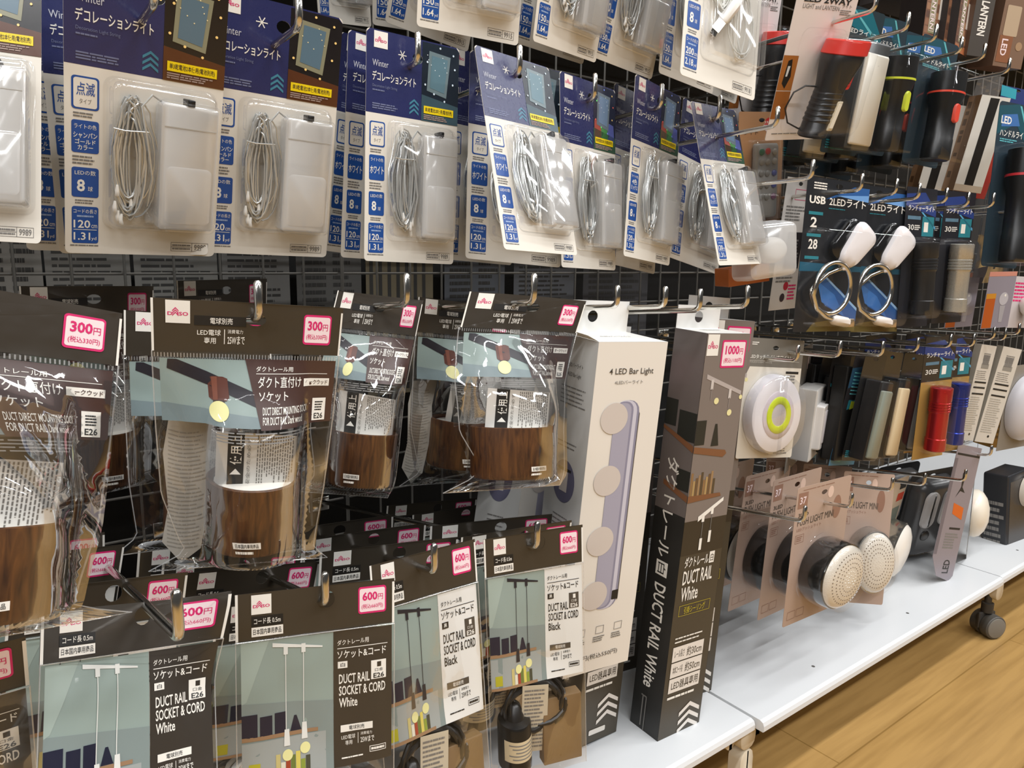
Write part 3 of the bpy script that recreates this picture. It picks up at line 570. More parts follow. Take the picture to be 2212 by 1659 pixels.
header_only(S1, (380, 606), (576, 602), .77, 'back-row 300 yen bag showing a dim pink tag above the square facing bag')
# ---------------------------------------------------------------- 600 yen socket and cord bags
DW, DH, DOU, DOV = 112.0, 196.0, .56, .045
FRAMED = mat('#1b1d33', .35); SHELFP = mat('#9a7a5c', .4); GREEND = mat('#5f6a2c', .4)
def cord_bag(black, seed, curl=0.0, header=False):
    def warp(u, v):
        g = sm(v, .15, .3) * min(1, 9 * min(u, 1 - u))
        bl = 9 * sm(v, .5, .85) * (1 - sm(v, .95, 1)) * math.sin(math.pi * min(1, max(0, u)))
        n = noise.noise(Vector((u * 2.2 + seed, v * 2.5, seed))) * 2.2 + abs(noise.noise(Vector((u * 3, v * 2 + seed, 3)))) * 1.6
        return n * g * (1 + 1.2 * sm(v, .6, .8)) + bl + curl * sm(u, .62, 1.05) ** 2 * (1 - .8 * sm(v, .1, .3)) * (1 - .35 * sm(v, 0, .15)) + .6 * math.sin(4 * u + seed)
    P = []; b = MB(DW, DH, DOU, DOV, warp, None, 7)
    hole = [(DOU + 5.5 / DW * math.cos(t), DOV + 5.5 / DH * math.sin(t)) for t in np.linspace(0, 6.28319, 14, endpoint=False)]
    b.panel([(0, 0), (1, 0), (1, .15), (0, .15)], HDR, .4, [hole], HDR); b.rect(0, 0, .016, .15, WHITE, 2); b.rect(.985, .01, 1, .15, WHITE, 2)
    logo(b, .095, .006, .215, .068); b.rect(.095, .075, .285, .106, MATBLK, 2); b.text('コード長 0.5m', .11, .081, .27, .1, WHITE, 3, .015); b.rect(.095, .109, .285, .139, WHITE, 2); b.text('日本国内専用商品', .105, .114, .275, .133, INK, 3, .02)
    price(b, .76, .018, .945, .108, '600', '660')
    P.append(('header_card', b.mesh('cord_bag_header'), None, 'dark brown printed header'))
    if header: return P
    b = MB(DW, DH, DOU, DOV, warp, None, 8); T = lambda t: .158 + .452 * t; cm_ = mat('#22222c', .4) if black else mat('#e4e6e2', .4)
    b.rect(.03, T(0), .6, T(1), mat('#93a39d', .35), -6); b.poly([(.03, T(.43)), (.6, T(.5)), (.6, T(1)), (.03, T(1))], mat('#84918f', .35), -5); b.poly([(.03, T(0)), (.2, T(0)), (.06, T(.42)), (.03, T(.44))], mat('#a3b3ab', .35), -5)
    b.rect(.03, T(.72), .55, T(1), mat('#9fa5a3', .35), -4.5)
    b.poly([(.22, T(.02)), (.53, T(.085)), (.53, T(.098)), (.22, T(.05))], cm_, -3)
    for u, e in ((.3, .66), (.41, .63)):
        b.rect(u - .013, T(.05), u + .013, T(.115), cm_, -2); b.rect(u - .0025, T(.1), u + .0025, T(e), cm_, -2); b.poly([(u - .01, T(e)), (u + .018, T(e)), (u + .024, T(e + .12)), (u - .014, T(e + .12))], cm_, -1); b.disc(u + .008, T(e + .185), 3.6, BULBP, -1)
    b.rect(.03, T(.515), .125, T(.68), FRAMED, -3); b.rect(.14, T(.54), .215, T(.68), FRAMED, -3); b.rect(.23, T(.53), .3, T(.68), FRAMED, -3); b.poly([(.325, T(.68)), (.35, T(.57)), (.365, T(.57)), (.395, T(.68))], FRAMED, -3)
    b.poly([(.03, T(.675)), (.5, T(.685)), (.5, T(.712)), (.03, T(.705))], SHELFP, -3)
    for i, c in enumerate(('#c8bb7c', '#e0dcc8', '#a3432b', '#6d7a3a', '#d7c862', '#8c9a3d', '#4a4a3a')): b.rect(.235 + .031 * i, T(.83 + .02 * ((i * 3) % 4)), .263 + .031 * i, T(.98), mat(c, .4), -2.5)
    b.rect(.07, T(.87), .14, T(.96), mat('#b3ae2e', .4), -3); b.rect(.03, T(.975), .5, T(1), SHELFP, -2)
    pm, ink, box = (mat('#e3e3df', .3), MATBLK, mat('#4c463f', .4)) if black else (mat('#3a342d', .3), WHITE, WHITE)
    b.rect(.6, T(0), .985, T(1), pm, -4)
    b.text('ダクトレール用', .625, T(.065), .83, T(.105), ink, -2, .01); b.rect(.625, T(.125), .955, T(.13), ink, -2); b.text('ソケット&コード', .625, T(.145), .945, T(.205), ink, -2, .02)
    b.rect(.628, T(.225), .69, T(.275), box if not black else MATBLK, -2); b.text('黒' if black else '白', .645, T(.235), .675, T(.265), WHITE if black else INK, -1, .02)
    b.text('DUCT RAIL', .635, T(.32), .835, T(.392), ink, -2, .015); b.text('SOCKET & CORD', .635, T(.408), .94, T(.48), ink, -2, .015); b.text('Black' if black else 'White', .635, T(.498), .755, T(.568), ink, -2, .015)
    b.rect(.845, T(.245), .945, T(.385), box, -2); b.text('E26', .86, T(.34), .932, T(.378), WHITE if black else INK, -1, .02); b.text('口金', .87, T(.305), .925, T(.328), WHITE if black else INK, -1); b.rect(.885, T(.258), .912, T(.295), pm if not black else WHITE, -1)
    b.rect(.645, T(.7), .855, T(.752), box, -2); b.text('電球別売', .7, T(.71), .8, T(.742), WHITE if black else INK, -1, .02); b.text('LED電球', .65, T(.775), .74, T(.808), ink, -2); b.text('専用', .675, T(.818), .72, T(.85), ink, -2); b.rect(.757, T(.77), .76, T(.85), ink, -2)
    b.text('消費電力', .775, T(.77), .85, T(.793), ink, -2); b.text('25Wまで', .775, T(.805), .865, T(.85), ink, -2, .01); b.lines(.65, T(.93), .79, T(.95), 1, ink, -2, 2, .5, 0); b.frame(.835, T(.885), .945, T(.93), .4, ink, -2); b.lines(.845, T(.895), .935, T(.92), 1, ink, -2, 3, .7, 0)
    P.append(('printed_insert', b.mesh('cord_bag_print'), None, 'white text panel beside a photo of black pendant cords' if black else 'dark text panel beside a photo of white pendant cords'))
    f = MB(DW, DH, DOU, DOV, warp, None, 7); f.rect(0, .15, 1, 1, CORDFILM, 6); f2 = MB(DW, DH, DOU, DOV, lambda u, v: -warp(u, v) * .5 - 22 * sm(v, .45, .8) * (1 - sm(v, .94, 1)) * math.sin(math.pi * u), None, 9); f2.rect(0, .15, 1, 1, CORDFILM, -9); f.merge(f2)
    t = MB(DW, DH, DOU, DOV)
    for u in (0, 1): t.tube([(u * DW, v * DH, warp(u, v) + 1) for v in np.linspace(.15, 1, 26)], .4, EDGE, 5)
    t.tube([(u * DW, .152 * DH, warp(u, .152) + 1.1) for u in np.linspace(0, 1, 20)], .35, EDGE, 5); f.merge(t)
    P.append(('bag_film', f.mesh('cord_bag_film'), None, 'clear plastic pouch'))
    c = MB(DW, DH, DOU, DOV); c.box(.56 * DW, .70 * DH, -14, .97 * DW, .985 * DH, -2, KRAFT, 1); P.append(('cardboard_block', c.mesh('cord_bag_cardboard'), None, 'brown cardboard filler'))
    c = MB(DW, DH, DOU, DOV); R = random.Random(int(seed * 10)); pm_ = []
    for k in range(5):
        a, bq = R.uniform(26, 38), R.uniform(20, 30)
        pm_ += [(.48 * DW + a * math.cos(s) + R.uniform(-1, 1), .72 * DH + bq * math.sin(s) * .8, -6 + 5 * math.sin(2 * s + k)) for s in np.linspace(0, 6.283, 24)[:-1]]
    c.tube(pm_, 2.1, mat('#1d1b19', .35) if black else mat('#dcdad3', .35), 8); P.append(('cord', c.mesh('cord_bag_cord'), None, None))
    c = MB(DW, DH, DOU, DOV); sk = mat('#1b1917', .3) if black else mat('#e2e0da', .3)
    c.lathe([(-14, 4), (-12, 7), (-2, 11), (0, 17), (2, 18), (36, 18), (38, 15)], sk, 'v', .27 * DW, .76 * DH, -6, 28); P.append(('lamp_socket', c.mesh('cord_bag_socket'), None, None)); si = len(P) - 1
    c = MB(DW, DH, DOU, DOV); c.loft([[(.27 * DW + 18.25 * math.cos(a), .76 * DH + y, -6 + 18.25 * math.sin(a)) for a in np.linspace(.3, 2.6, 18)] for y in (10, 27)], mat('#cfbf9d', .5), False, False)
    for i in range(5): c.loft([[(.27 * DW + 18.4 * math.cos(a), .76 * DH + y, -6 + 18.4 * math.sin(a)) for a in np.linspace(.5, 2.3 - .2 * (i % 3), 14)] for y in (12.5 + 2.8 * i, 13.5 + 2.8 * i)], GREYINK, False, False)
    P.append(('rating_label', c.mesh('cord_bag_label'), si, 'beige rating label'))
    l = MB(30, 60, .5, 0); l.q = lambda a, d, o: ((a - 15 + (.47 - DOU) * DW) * .001, -(2 + o - .15 * d) * .001, -((.61 - DOV) * DH + d + .1 * a) * .001); l.panel([(0, 0), (1, 0), (1, 1), (0, 1)], mat('#c9bfa9', .6), .2); l.lines(.08, .05, .92, .95, 16, GREYINK, 1, 8, .45)
    P.append(('instruction_leaflet', l.mesh('cord_bag_leaflet'), None, None))
    return P
KW_, KB_ = cord_bag(False, 1.3), cord_bag(True, 2.2)
KC_ = cord_bag(False, 6.1, 26); DD = (DW, DH); D_ = '600 yen socket and cord bags'
def cbag(parts, corners, label, Y, **kw):
    kw.setdefault('ss', .07); o = make(parts, 'cord_bag', label, 'light cord', D_); return place(o, DD, corners, Y, ou=DOU, ov=DOV, **kw)
cbag(KW_, [(1, 0, 56, 1372), (1, .15, 62, 1483), (.945, .018, 27, 1398), (.945, .108, 27, 1462), (.945, .32, 44, 1598)], '600 yen cord bag cut off by the lower left photo corner', .40)
cbag(KC_, [(0, 0, 84, 1334), (0, .15, 91, 1421), (.6, .158, 311, 1405), (.95, .15, 485, 1377, 20), (.635, .375, 338, 1567)], '600 yen white cord bag with curled header corner, hook sticking out of it', .425, syaw=8, ss=.2)
cbag(KW_, [(0, 0, 508, 1292), (1, 0, 853, 1250), (0, .15, 514, 1381), (1, .15, 862, 1337), (.6, .158, 707, 1366), (.635, .375, 728, 1512), (.03, .47, 523, 1599)], '600 yen white cord bag with gold reflection on its hook, front middle', .435, ss=.2, tilt0=-5, stilt=2)
cbag(KB_, [(0, 0, 800, 1224), (1, 0, 1020, 1177), (1, .15, 1043, 1237), (1, .61, 1046, 1536), (.6, .158, 935, 1285), (.635, .375, 965, 1416)], '600 yen black cord bag with crooked price tag, second from the tall boxes', .465, ss=.2, tilt0=-5, stilt=2)
cbag(KB_, [(0, 0, 1039, 1168), (1, 0, 1264, 1131), (0, .15, 1046, 1248), (1, .15, 1259, 1208), (0, .61, 1060, 1490), (1, .61, 1257, 1452), (.635, .375, 1187, 1352)], '600 yen black cord bag directly in front of the tall white and brown boxes', .45, ss=.2, tilt0=-5, stilt=2)
for tl, tr, Y, lb, full in (((465, 1310), (800, 1272), .492, '600 yen cord bag slotted behind the front middle white one', KW_), ((20, 1278), (405, 1236), .475, 'second 600 yen bag header above the curled one, full price tag showing', KB_), ((400, 1237), (690, 1213), .525, 'black header reading 0.5m behind the front middle white cord bag', KB_), ((-75, 1215), (268, 1176), .54, 'black header with 600 yen tag beside the closest socket bag tail', KB_), ((-110, 1185), (225, 1150), .61, 'deepest black header on the left cord hook, top half of its tag cut off', KB_), ((298, 1188), (600, 1163), .60, 'black header with dim logo under the shaded socket bag', KB_), ((350, 1218), (655, 1190), .57, 'black header with dark pink tag under the square facing socket bag', KB_),
                          ((690, 1192), (990, 1160), .52, 'black header with bright logo above the crooked price tag bag', KB_), ((655, 1166), (920, 1130), .58, 'black header with 600 yen tag below the bag with the overturned tag', KB_), ((928, 1136), (1198, 1110), .54, 'black header third from front above the rightmost cord bag', KB_), ((995, 1160), (1235, 1124), .49, 'black header right behind the rightmost cord bag', KB_), ((575, 1150), (850, 1112), .66, 'shaded black header near the bag right behind the square facing one', KB_), ((835, 1092), (1030, 1076), .72, 'far black header below the dark unlit socket bag', KB_), ((890, 1112), (1094, 1082), .67, 'far black header with narrow tag left of the white box', KB_)):
    cbag(full, [(0, 0, *tl), (1, 0, *tr)], lb, Y, tilt0=4, syaw=10)
# ---------------------------------------------------------------- tall cartons
def faces(w, d, h):
    """builders for the front, left side and top of a carton whose front upper edge is the origin"""
    f = MB(w, h, .5, 0); l = MB(d, h, .5, 0); t = MB(w, d, .5, 0)
    l.q = lambda x, y, o: ((-w / 2 - o) * .001, (d / 2 - (x)) * .001 if False else (d - (x + 0)) * .001, -y * .001)
    l.ox = 0; l.q = (lambda x, y, o: ((-w / 2 - o) * .001, (d - x) * .001, -y * .001))
    t.q = lambda x, y, o: ((x - w / 2) * .001, (d - y) * .001, o * .001)
    return f, l, t
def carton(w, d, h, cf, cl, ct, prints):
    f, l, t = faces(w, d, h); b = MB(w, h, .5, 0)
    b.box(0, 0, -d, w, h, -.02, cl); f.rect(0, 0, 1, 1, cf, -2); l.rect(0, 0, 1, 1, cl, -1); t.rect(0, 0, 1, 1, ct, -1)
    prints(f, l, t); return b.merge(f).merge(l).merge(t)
def hang_tab(w, d, tw, th, m, hole_dx=0):
    b = MB(w, 10, .5, 0); q0 = b.q; b.q = lambda x, y, o: ((x - w / 2) * .001, (d - .6 - o) * .001, -y * .001)
    c = (.5 + hole_dx, -.5 * th / 10); hole = [(c[0] + 6 / w * math.cos(t), c[1] + .6 * math.sin(t)) for t in np.linspace(0, 6.28319, 14, endpoint=False)]
    b.panel([(.5 - tw / 2, 0), (.5 - tw / 2, -th / 10), (.5 + tw / 2, -th / 10), (.5 + tw / 2, 0)], m, .5, [hole]); return b
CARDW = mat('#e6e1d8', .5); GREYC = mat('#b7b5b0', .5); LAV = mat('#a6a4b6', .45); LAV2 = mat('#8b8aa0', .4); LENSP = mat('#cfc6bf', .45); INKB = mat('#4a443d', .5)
EW, EDP, EH = 80.0, 60.0, 345.0
def bar_prints(f, l, t):
    f.text('4 LED Bar Light', .19, .073, .83, .095, INKB, 1, .005); f.text('4LEDバーライト', .28, .107, .69, .118, GREYINK, 1)
    f.rrect(.33, .165, .69, .80, 12, LAV2, 0); f.rrect(.33, .165, .655, .80, 11, mat('#c9c8d6', .4), 1); f.rrect(.33, .168, .6, .797, 9, LAV2, 1.4); f.rrect(.33, .172, .57, .793, 8, LAV, 1.8)
    f.poly([(.69, .2), (.7, .205), (.7, .775), (.69, .78)], INKB, 1.2); f.rrect(.6, .745, .7, .775, 1, MATBLK, 1.6)
    for v in (.215, .397, .58, .75): f.disc(.33, v, 15.5, LENSP, 3, 40)
    for i, u in enumerate((.14, .42, .7)): f.frame(u, .853, u + .12, .878, .5, GREYINK, 1); f.lines(u - .03, .885, u + .15, .905, 3, GREYINK, 1, i)
    f.text('500円(税込550円)', .12, .942, .8, .962, INKB, 1)
    l.text('4LEDバーライト', .3, .075, .7, .088, INKB, 1); l.text('4LED Bar Light', .33, .103, .67, .118, INKB, 1); l.lines(.2, .14, .85, .2, 5, GREYINK, 1, 3, .3, .2); l.lines(.25, .3, .8, .325, 2, GREYINK, 1, 5, .3, .2)
    l.disc(.5, .42, 17, mat('#67657c', .45), 1, 30, 22); l.rect(.4, .39, .6, .45, LENSP, 2); l.rect(.33, .38, .67, .388, MATBLK, 2); l.lines(.3, .52, .8, .575, 4, GREYINK, 1, 6, .3, .3)
    t.text('4LEDバーライト', .3, .45, .75, .55, GREYINK, 1)
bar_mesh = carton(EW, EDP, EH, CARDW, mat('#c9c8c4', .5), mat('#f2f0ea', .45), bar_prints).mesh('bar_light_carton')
tab_mesh = hang_tab(EW, EDP, .98, 32, mat('#e7e6e2', .5), -.05).mesh('bar_light_tab')
fb = MB(EW, EH, .5, 0); fb.q = lambda x, y, o: ((-EW / 2 + x) * .001, y * .001, o * .001)
fb.add([fb.q(0, 0, .3), fb.q(0, EDP, .3), fb.q(-9, EDP * .95, 7), fb.q(-8, EDP * .1, 5)], [(0, 1, 2, 3)], mat('#e7e6e2', .5)); flap_mesh = fb.mesh('bar_light_flap')
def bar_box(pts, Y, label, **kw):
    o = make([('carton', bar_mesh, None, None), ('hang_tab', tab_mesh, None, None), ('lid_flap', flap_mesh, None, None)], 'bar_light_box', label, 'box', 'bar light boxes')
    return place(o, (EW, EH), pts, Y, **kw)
bar_box([(0, 0, 1299, 746), (1, 0, 1447, 741), (0, 0, 1197, 706, -EDP), (1, 1, 1355, 1438), (0, 1, 1219, 1457)], .472, 'tall white box of a four lamp bar light', tilt0=4, ss=.08, syaw=12, sy=.006)
bar_box([(0, .4, 1128, 1030), (0, .6, 1112, 1180), (1, .5, 1225, 1110)], .575, 'second white bar light box, a grey side strip showing behind the front one', tilt0=3)
RW, RD, RH = 62.0, 45.0, 465.0
RB, RBK = mat('#433c30', .42), mat('#282725', .42); RPH = mat('#7d736d', .42); RPL = mat('#6b6360', .42); SHB = mat('#7d5336', .45); DKF = mat('#262824', .45); BOOK = ('#8a6a45', '#a98c5c', '#6b5135', '#9a7c58', '#54452f')
BOXW = mat('#e4ded6', .42)
def rail_prints(f, l, t):
    f.rect(0, 0, 1, .42, RPH, 0); f.rect(0, .42, 1, .5, mat('#332c22', .42), 0); l.rect(0, 0, 1, .41, RPL, 0); l.rect(0, .41, 1, 1, RBK, 0)
    logo(f, .02, .002, .28, .048); price(f, .36, .014, .93, .075, '1000', '1100')
    f.poly([(.1, .088), (.95, .128), (.95, .137), (.1, .098)], mat('#b3aaa6', .4), 2)
    for u, v in ((.24, .1), (.68, .122)): f.rect(u - .03, v, u + .03, v + .022, mat('#c9c2bd', .4), 3); f.rect(u - .005, v + .02, u + .01, v + .045, mat('#8e8681', .4), 3)
    for u, v in ((.38, .148), (.72, .176), (.95, .142)): f.disc(u, v, 3.4 if u < .9 else 2.4, mat('#e7dfa6', .4), 3, 18)
    f.rect(0, .19, .22, .245, DKF, 2); f.poly([(.38, .25), (.43, .2), (.48, .2), (.56, .25)], DKF, 2); f.poly([(0, .248), (.74, .262), (.78, .27), (.7, .278), (0, .262)], SHB, 3)
    l.rect(0, .155, .38, .215, DKF, 2); l.rect(.45, .175, 1, .24, DKF, 2); l.poly([(0, .217), (1, .247), (1, .262), (0, .225)], SHB, 3)
    for i, c in enumerate(BOOK * 2): f.rect(.02 + .058 * i, .308 + .006 * ((i * 7) % 4), .07 + .058 * i, .362, mat(c, .45), 2)
    l.rect(.6, .305, 1, .352, DKF, 2); f.poly([(0, .36), (.75, .362), (.78, .37), (0, .376)], SHB, 3); l.poly([(.2, .34), (1, .36), (1, .375), (.2, .352)], SHB, 3)
    f.poly([(.3, .412), (.86, .374), (.86, .383), (.3, .424)], WHITE, 3)
    for u, v in ((.42, .42), (.62, .405)): f.rect(u - .03, v - .012, u + .03, v + .006, WHITE, 4); f.rect(u, v, u + .012, v + .045, GREYINK, 3); f.rect(u - .025, v + .045, u + .035, v + .073, WHITE, 4)
    f.text('ダクトレール', .12, .505, .68, .531, WHITE, 2, .015); f.rect(.7, .503, .82, .531, WHITE, 2); f.text('白', .725, .508, .8, .527, RB, 3, .02)
    f.text('DUCT RAIL', .12, .538, .82, .572, WHITE, 2, .015); f.text('White', .12, .578, .52, .612, WHITE, 2, .015)
    ym = mat('#c9b92e', .4); f.frame(.12, .622, .86, .648, .4, ym, 2); f.text('引掛シーリング', .24, .627, .74, .644, ym, 2)
    f.lines(.12, .698, .8, .717, 2, WHITE, 2, 4, .35, .2)
    for v, a, n in ((.724, 'レール長さ', '約30cm'), (.764, '本体コード長', '約50cm')): f.rect(.1, v, .84, v + .037, BOXW, 2); f.text(a, .15, v + .009, .38, v + .028, RB, 3); f.text(n, .44, v + .007, .8, v + .031, RB, 3, .015)
    f.rect(.1, .804, .84, .84, BOXW, 2); f.text('LED器具専用', .16, .811, .8, .833, RB, 3, .01); f.lines(.1, .848, .8, .858, 1, WHITE, 2, 6, .6, .1)
    chevrons(f, .44, .88, .94, .96, 3, BOXW, 2, .48); f.rrect(.28, .966, .68, .98, 1.5, BOXW, 2)
    l.text('ダクトレール', .26, .285, .66, .52, WHITE, 3, .02, 1); l.rect(.28, .53, .66, .565, WHITE, 3); l.text('白', .34, .535, .6, .56, RBK, 4, .02, 1); l.text('DUCT RAIL White', .3, .585, .68, .845, WHITE, 3, .015, 1)
    l.lines(.3, .868, .5, .875, 1, GREYINK, 3, 3); l.rect(.34, .87, .38, .95, GREYINK, 3); l.rect(.46, .87, .49, .965, GREYINK, 3)
    t.lines(.3, .3, .8, .5, 2, GREYINK, 1, 3, .3, .2)
rail_mesh = carton(RW, RD, RH, RB, RBK, mat('#eceae4', .5), rail_prints)
rs = MB(RD, RH, 0, 0); rs.q = lambda x, y, o: ((RW / 2 + o) * .001, x * .001, -y * .001); rs.rect(0, 0, 1, 1, RB, -1); rs.rect(0, 0, 1, .42, RPH, 0); chevrons(rs, .1, .85, .5, .95, 3, BOXW, 1)
for v in (.06, .12, .3, .44, .56, .6, .7, .78): rs.rect(.06, v, .2, v + .035, BOXW if v > .1 else PINK, 1)
rail_mesh = rail_mesh.merge(rs).mesh('duct_rail_carton'); rtab = hang_tab(RW, RD, 1.0, 24, mat('#dedcd8', .5)).mesh('duct_rail_tab')
def rail_box(pts, Y, label, **kw):
    o = make([('carton', rail_mesh, None, None), ('hang_tab', rtab, None, None)], 'duct_rail_box', label, 'box', 'duct rail boxes')
    return place(o, (RW, RH), pts, Y, **kw)
E2_ = [(0, 0, 1528, 722), (1, 0, 1621, 718), (0, 0, 1461, 709, -RD), (0, 1, 1414, 1634), (1, 1, 1506, 1599), (0, 1, 1357, 1593, -RD)]
rail_box(E2_, .478, 'front dark brown 1000 yen rail box standing whole at the shelf step', tilt0=0, ss=.06, syaw=10, sy=.008, stilt=3)
rail_box([(1, 0, 1632, 694), (1, 1, 1535, 1523), (0, 1, 1440, 1556)], .535, 'rail box hidden behind the front 1000 yen one, pink tag edge showing', tilt0=0, yaw0=-5, ss=.03, stilt=2, sy=.004)
rail_box([(1, 1, 1329, 1594), (1, .846, 1345, 1443), (1, 0, 1425, 760), (1, 0, 1425, 760), (0, 1, 1243, 1617)], .537, 'lower dark rail box under the white bar light box, chevrons at its foot', tilt0=0, ss=.2, sy=.003, stilt=2, sroll=1.5)
rail_box([(1, 1, 1375, 1525), (0, 1, 1290, 1548)], .625, 'rail box in the dark slot between the white box and the front rail box', tilt0=0, ss=.01, stilt=1)
for a in ((1333, 664, .475, 'chrome hook above the white bar light box', 18), (1436, 664, .47, 'chrome hook between the white box and the rail box', 18), (1511, 672, .47, 'hook curled in the white tab of the front rail box', 20), (1613, 663, .46, 'chrome hook right of the rail box tab', 20)): HOOKS.append(a)
# ---------------------------------------------------------------- right half: lamps on cards
R_ = dict(syaw=18, stilt=6, sroll=5, ss=.1, sy=.02)
def rplace(parts, name, label, cat, dims, pts, Y, grp=None, yaw0=-10, tilt0=8, **kw):
    o = make(parts, name, label, cat, grp); k = dict(R_); k.update(kw)
    return place(o, dims, pts, Y, yaw0=yaw0, tilt0=tilt0, **k)
KRAFTC = mat('#b08660', .5); TEAL = mat('#2d7f8c', .4); TEALL = mat('#5fb0b8', .4); BKC = mat('#211f1e', .35); DKB = mat('#2a3d66', .35); RED = mat('#d6352c', .35); YG = mat('#c9d634', .35); REDL = mat('#b5222a', .35)
def euro(w, h, u=.5, v=.05, a=6, c=3.2): return [(u + a / w * math.cos(t), v + c / h * math.sin(t)) for t in np.linspace(0, 6.28319, 14, endpoint=False)]
def plain(w, h, m, th=.5, v=.05, r=2, side=None):
    b = MB(w, h, .5, v); b.panel([(x / w, y / h) for x, y in rr_pts(0, 0, w, h, r)], m, th, [euro(w, h, .5, v)], side); return b
def torch(w, h, v, cx, y0, L, rh, rb, mb, ring=None, mring=None, out=None, head=.26, lens=None):
    """a hand torch, lamp end up"""
    c = MB(w, h, .5, v); o = out or rh + 1; a = L * head
    c.lathe([(0, rh - 2), (.8, rh - .3), (a * .8, rh), (a, rh), (a * 1.6, rb), (L * .75, rb), (L * .76, rb + .6), (L - 2, rb + .6), (L, rb - 1.5)], mb, 'v', cx, y0, o, 28)
    for k in range(0): c.lathe([(L * (.5 + .045 * k), rb - .1), (L * (.5 + .045 * k) + .6, rb + .5), (L * (.5 + .045 * k) + 1.2, rb - .1)], mb, 'v', cx, y0, o, 28, cap=False)
    P = [c]
    if ring is not None:
        c = MB(w, h, .5, v); c.lathe([(ring[0], rh + .15), (ring[0] + .2, rh + .5), (ring[1] - .2, rh + .5), (ring[1], rh + .15)], mring, 'v', cx, y0, o, 28, cap=False); P.append(c)
    return P
# -- red-headed torch on a white card
w, h, v = 112.0, 190.0, .03; b = plain(w, h, mat('#e4dcd8', .4), .5, v)
b.text('LED 2WAY', .12, .17, .9, .205, INK, 2, .03); b.text('LIGHT and LANTERN', .12, .215, .72, .24, GREYINK, 2); b.text('ライト', .75, .2, .92, .222, GREYINK, 2); b.lines(.74, .23, .94, .262, 3, GREYINK, 2, 4); b.lines(.08, .955, .6, .965, 1, GREYINK, 2, 3, .6, 0)
b.rect(.0, .5, .24, .7, mat('#a5672f', .4), 1); b.rect(.0, .705, .24, .87, mat('#9a5f2c', .4), 1); b.poly([(.09, .53), (.15, .52), (.18, .62), (.12, .69), (.06, .66)], BKC, 2); b.poly([(.1, .56), (.14, .56), (.12, .62), (.09, .62)], mat('#cfd6d8', .4), 3)
P = [('backing_card', b.mesh('torch_card'), None, None)]
TK = dict(axis='v', cx=.68 * w, cy=76, co=25, n=32, lean=-.24)
t = MB(w, h, .5, v); t.lathe([(6, 22), (8, 23.5), (22, 23), (46, 17.5), (52, 16.6), (96, 15.8), (97, 16.6), (104, 16.4), (106, 14)], mat('#1f1f20', .3), **TK)
for k in range(6): t.lathe([(54 + 6 * k, 16), (55 + 6 * k, 16.8), (57 + 6 * k, 16.8), (58 + 6 * k, 16)], mat('#1f1f20', .3), cap=False, **TK)
P.append(('torch_body', t.mesh('torch_body'), None, 'black body'))
c = MB(w, h, .5, v); c.lathe([(-2, 22), (-1, 24.4), (13, 25.2), (14, 23.6)], RED, **TK); P.append(('lamp_head_ring', c.mesh('torch_red_head'), 1, 'red rubber lamp head'))
X = lambda y: .68 * w - .24 * (y - 76)
c = MB(w, h, .5, v); c.loft([[(X(y) + x, y, o) for x, y, o in ((a + 7, q, 40 - d) for a, q in rr_pts(-5, 104, 5, 126, 3))] for d in (4, 0, -1)], RED)
for k in range(6): c.box(X(108 + 2.7 * k) + 3.5, 107 + 2.7 * k, 40.6, X(108 + 2.7 * k) + 10.5, 108.2 + 2.7 * k, 41.8, mat('#b8221d', .4), .3)
P.append(('switch', c.mesh('torch_switch'), 1, 'red slide switch'))
c = MB(w, h, .5, v); c.loft([[(X(y) + a, y, o) for a, y in rr_pts(0 + i, 139 + i, 10 - i, 172 - i, 1.5)] for i, o in ((0, 32), (0, 42), (1.4, 42.6))], mat('#cfc8b4', .25)); c.loft([[(X(y) + a, y, o) for a, y in rr_pts(2, 142, 8, 169, 1)] for o in (42, 43.2)], mat('#eceadf', .2)); P.append(('lantern_window', c.mesh('torch_window'), 1, 'pale side lamp window'))
c = MB(w, h, .5, v); c.tube([(X(174), 174, 20), (.34 * w, 174, 14), (.2 * w, 168, 9), (.13 * w, 152, 7), (.2 * w, 134, 8), (.32 * w, 126, 12), (.5 * w, 126, 18)], 1.0, BKC, 8); P.append(('wrist_cord', c.mesh('torch_cord'), 1, None))
c = MB(w, h, .5, v); c.shell(.2 * w, 64, w - 1, 184, 14, [(0, .4), (1, .6), (2, 20), (6, 46), (12, 51)], CLEAR); P.append(('blister', c.mesh('torch_blister'), None, None)); T1 = P; T1D = (w, h)
rplace(T1, 'torch_card', 'white card with a red headed black torch, long cord loop on its left', 'flashlight', T1D, [(0, 0, 1735, -66), (1, 0, 1868, -60), (0, .5, 1697, 116), (0, .7, 1670, 225), (1, 1, 1772, 314), (0, 1, 1650, 303)], .465, 'torches on cards', ss=.06, sy=.01)
rplace(T1, 'torch_card', 'red headed torch behind the usb light card, only its red rim and dark body showing', 'flashlight', T1D, [(.68, .44, 1684, 92, 25), (.5, .85, 1650, 240, 25), (0, 0, 1612, -70)], .64, 'torches on cards')
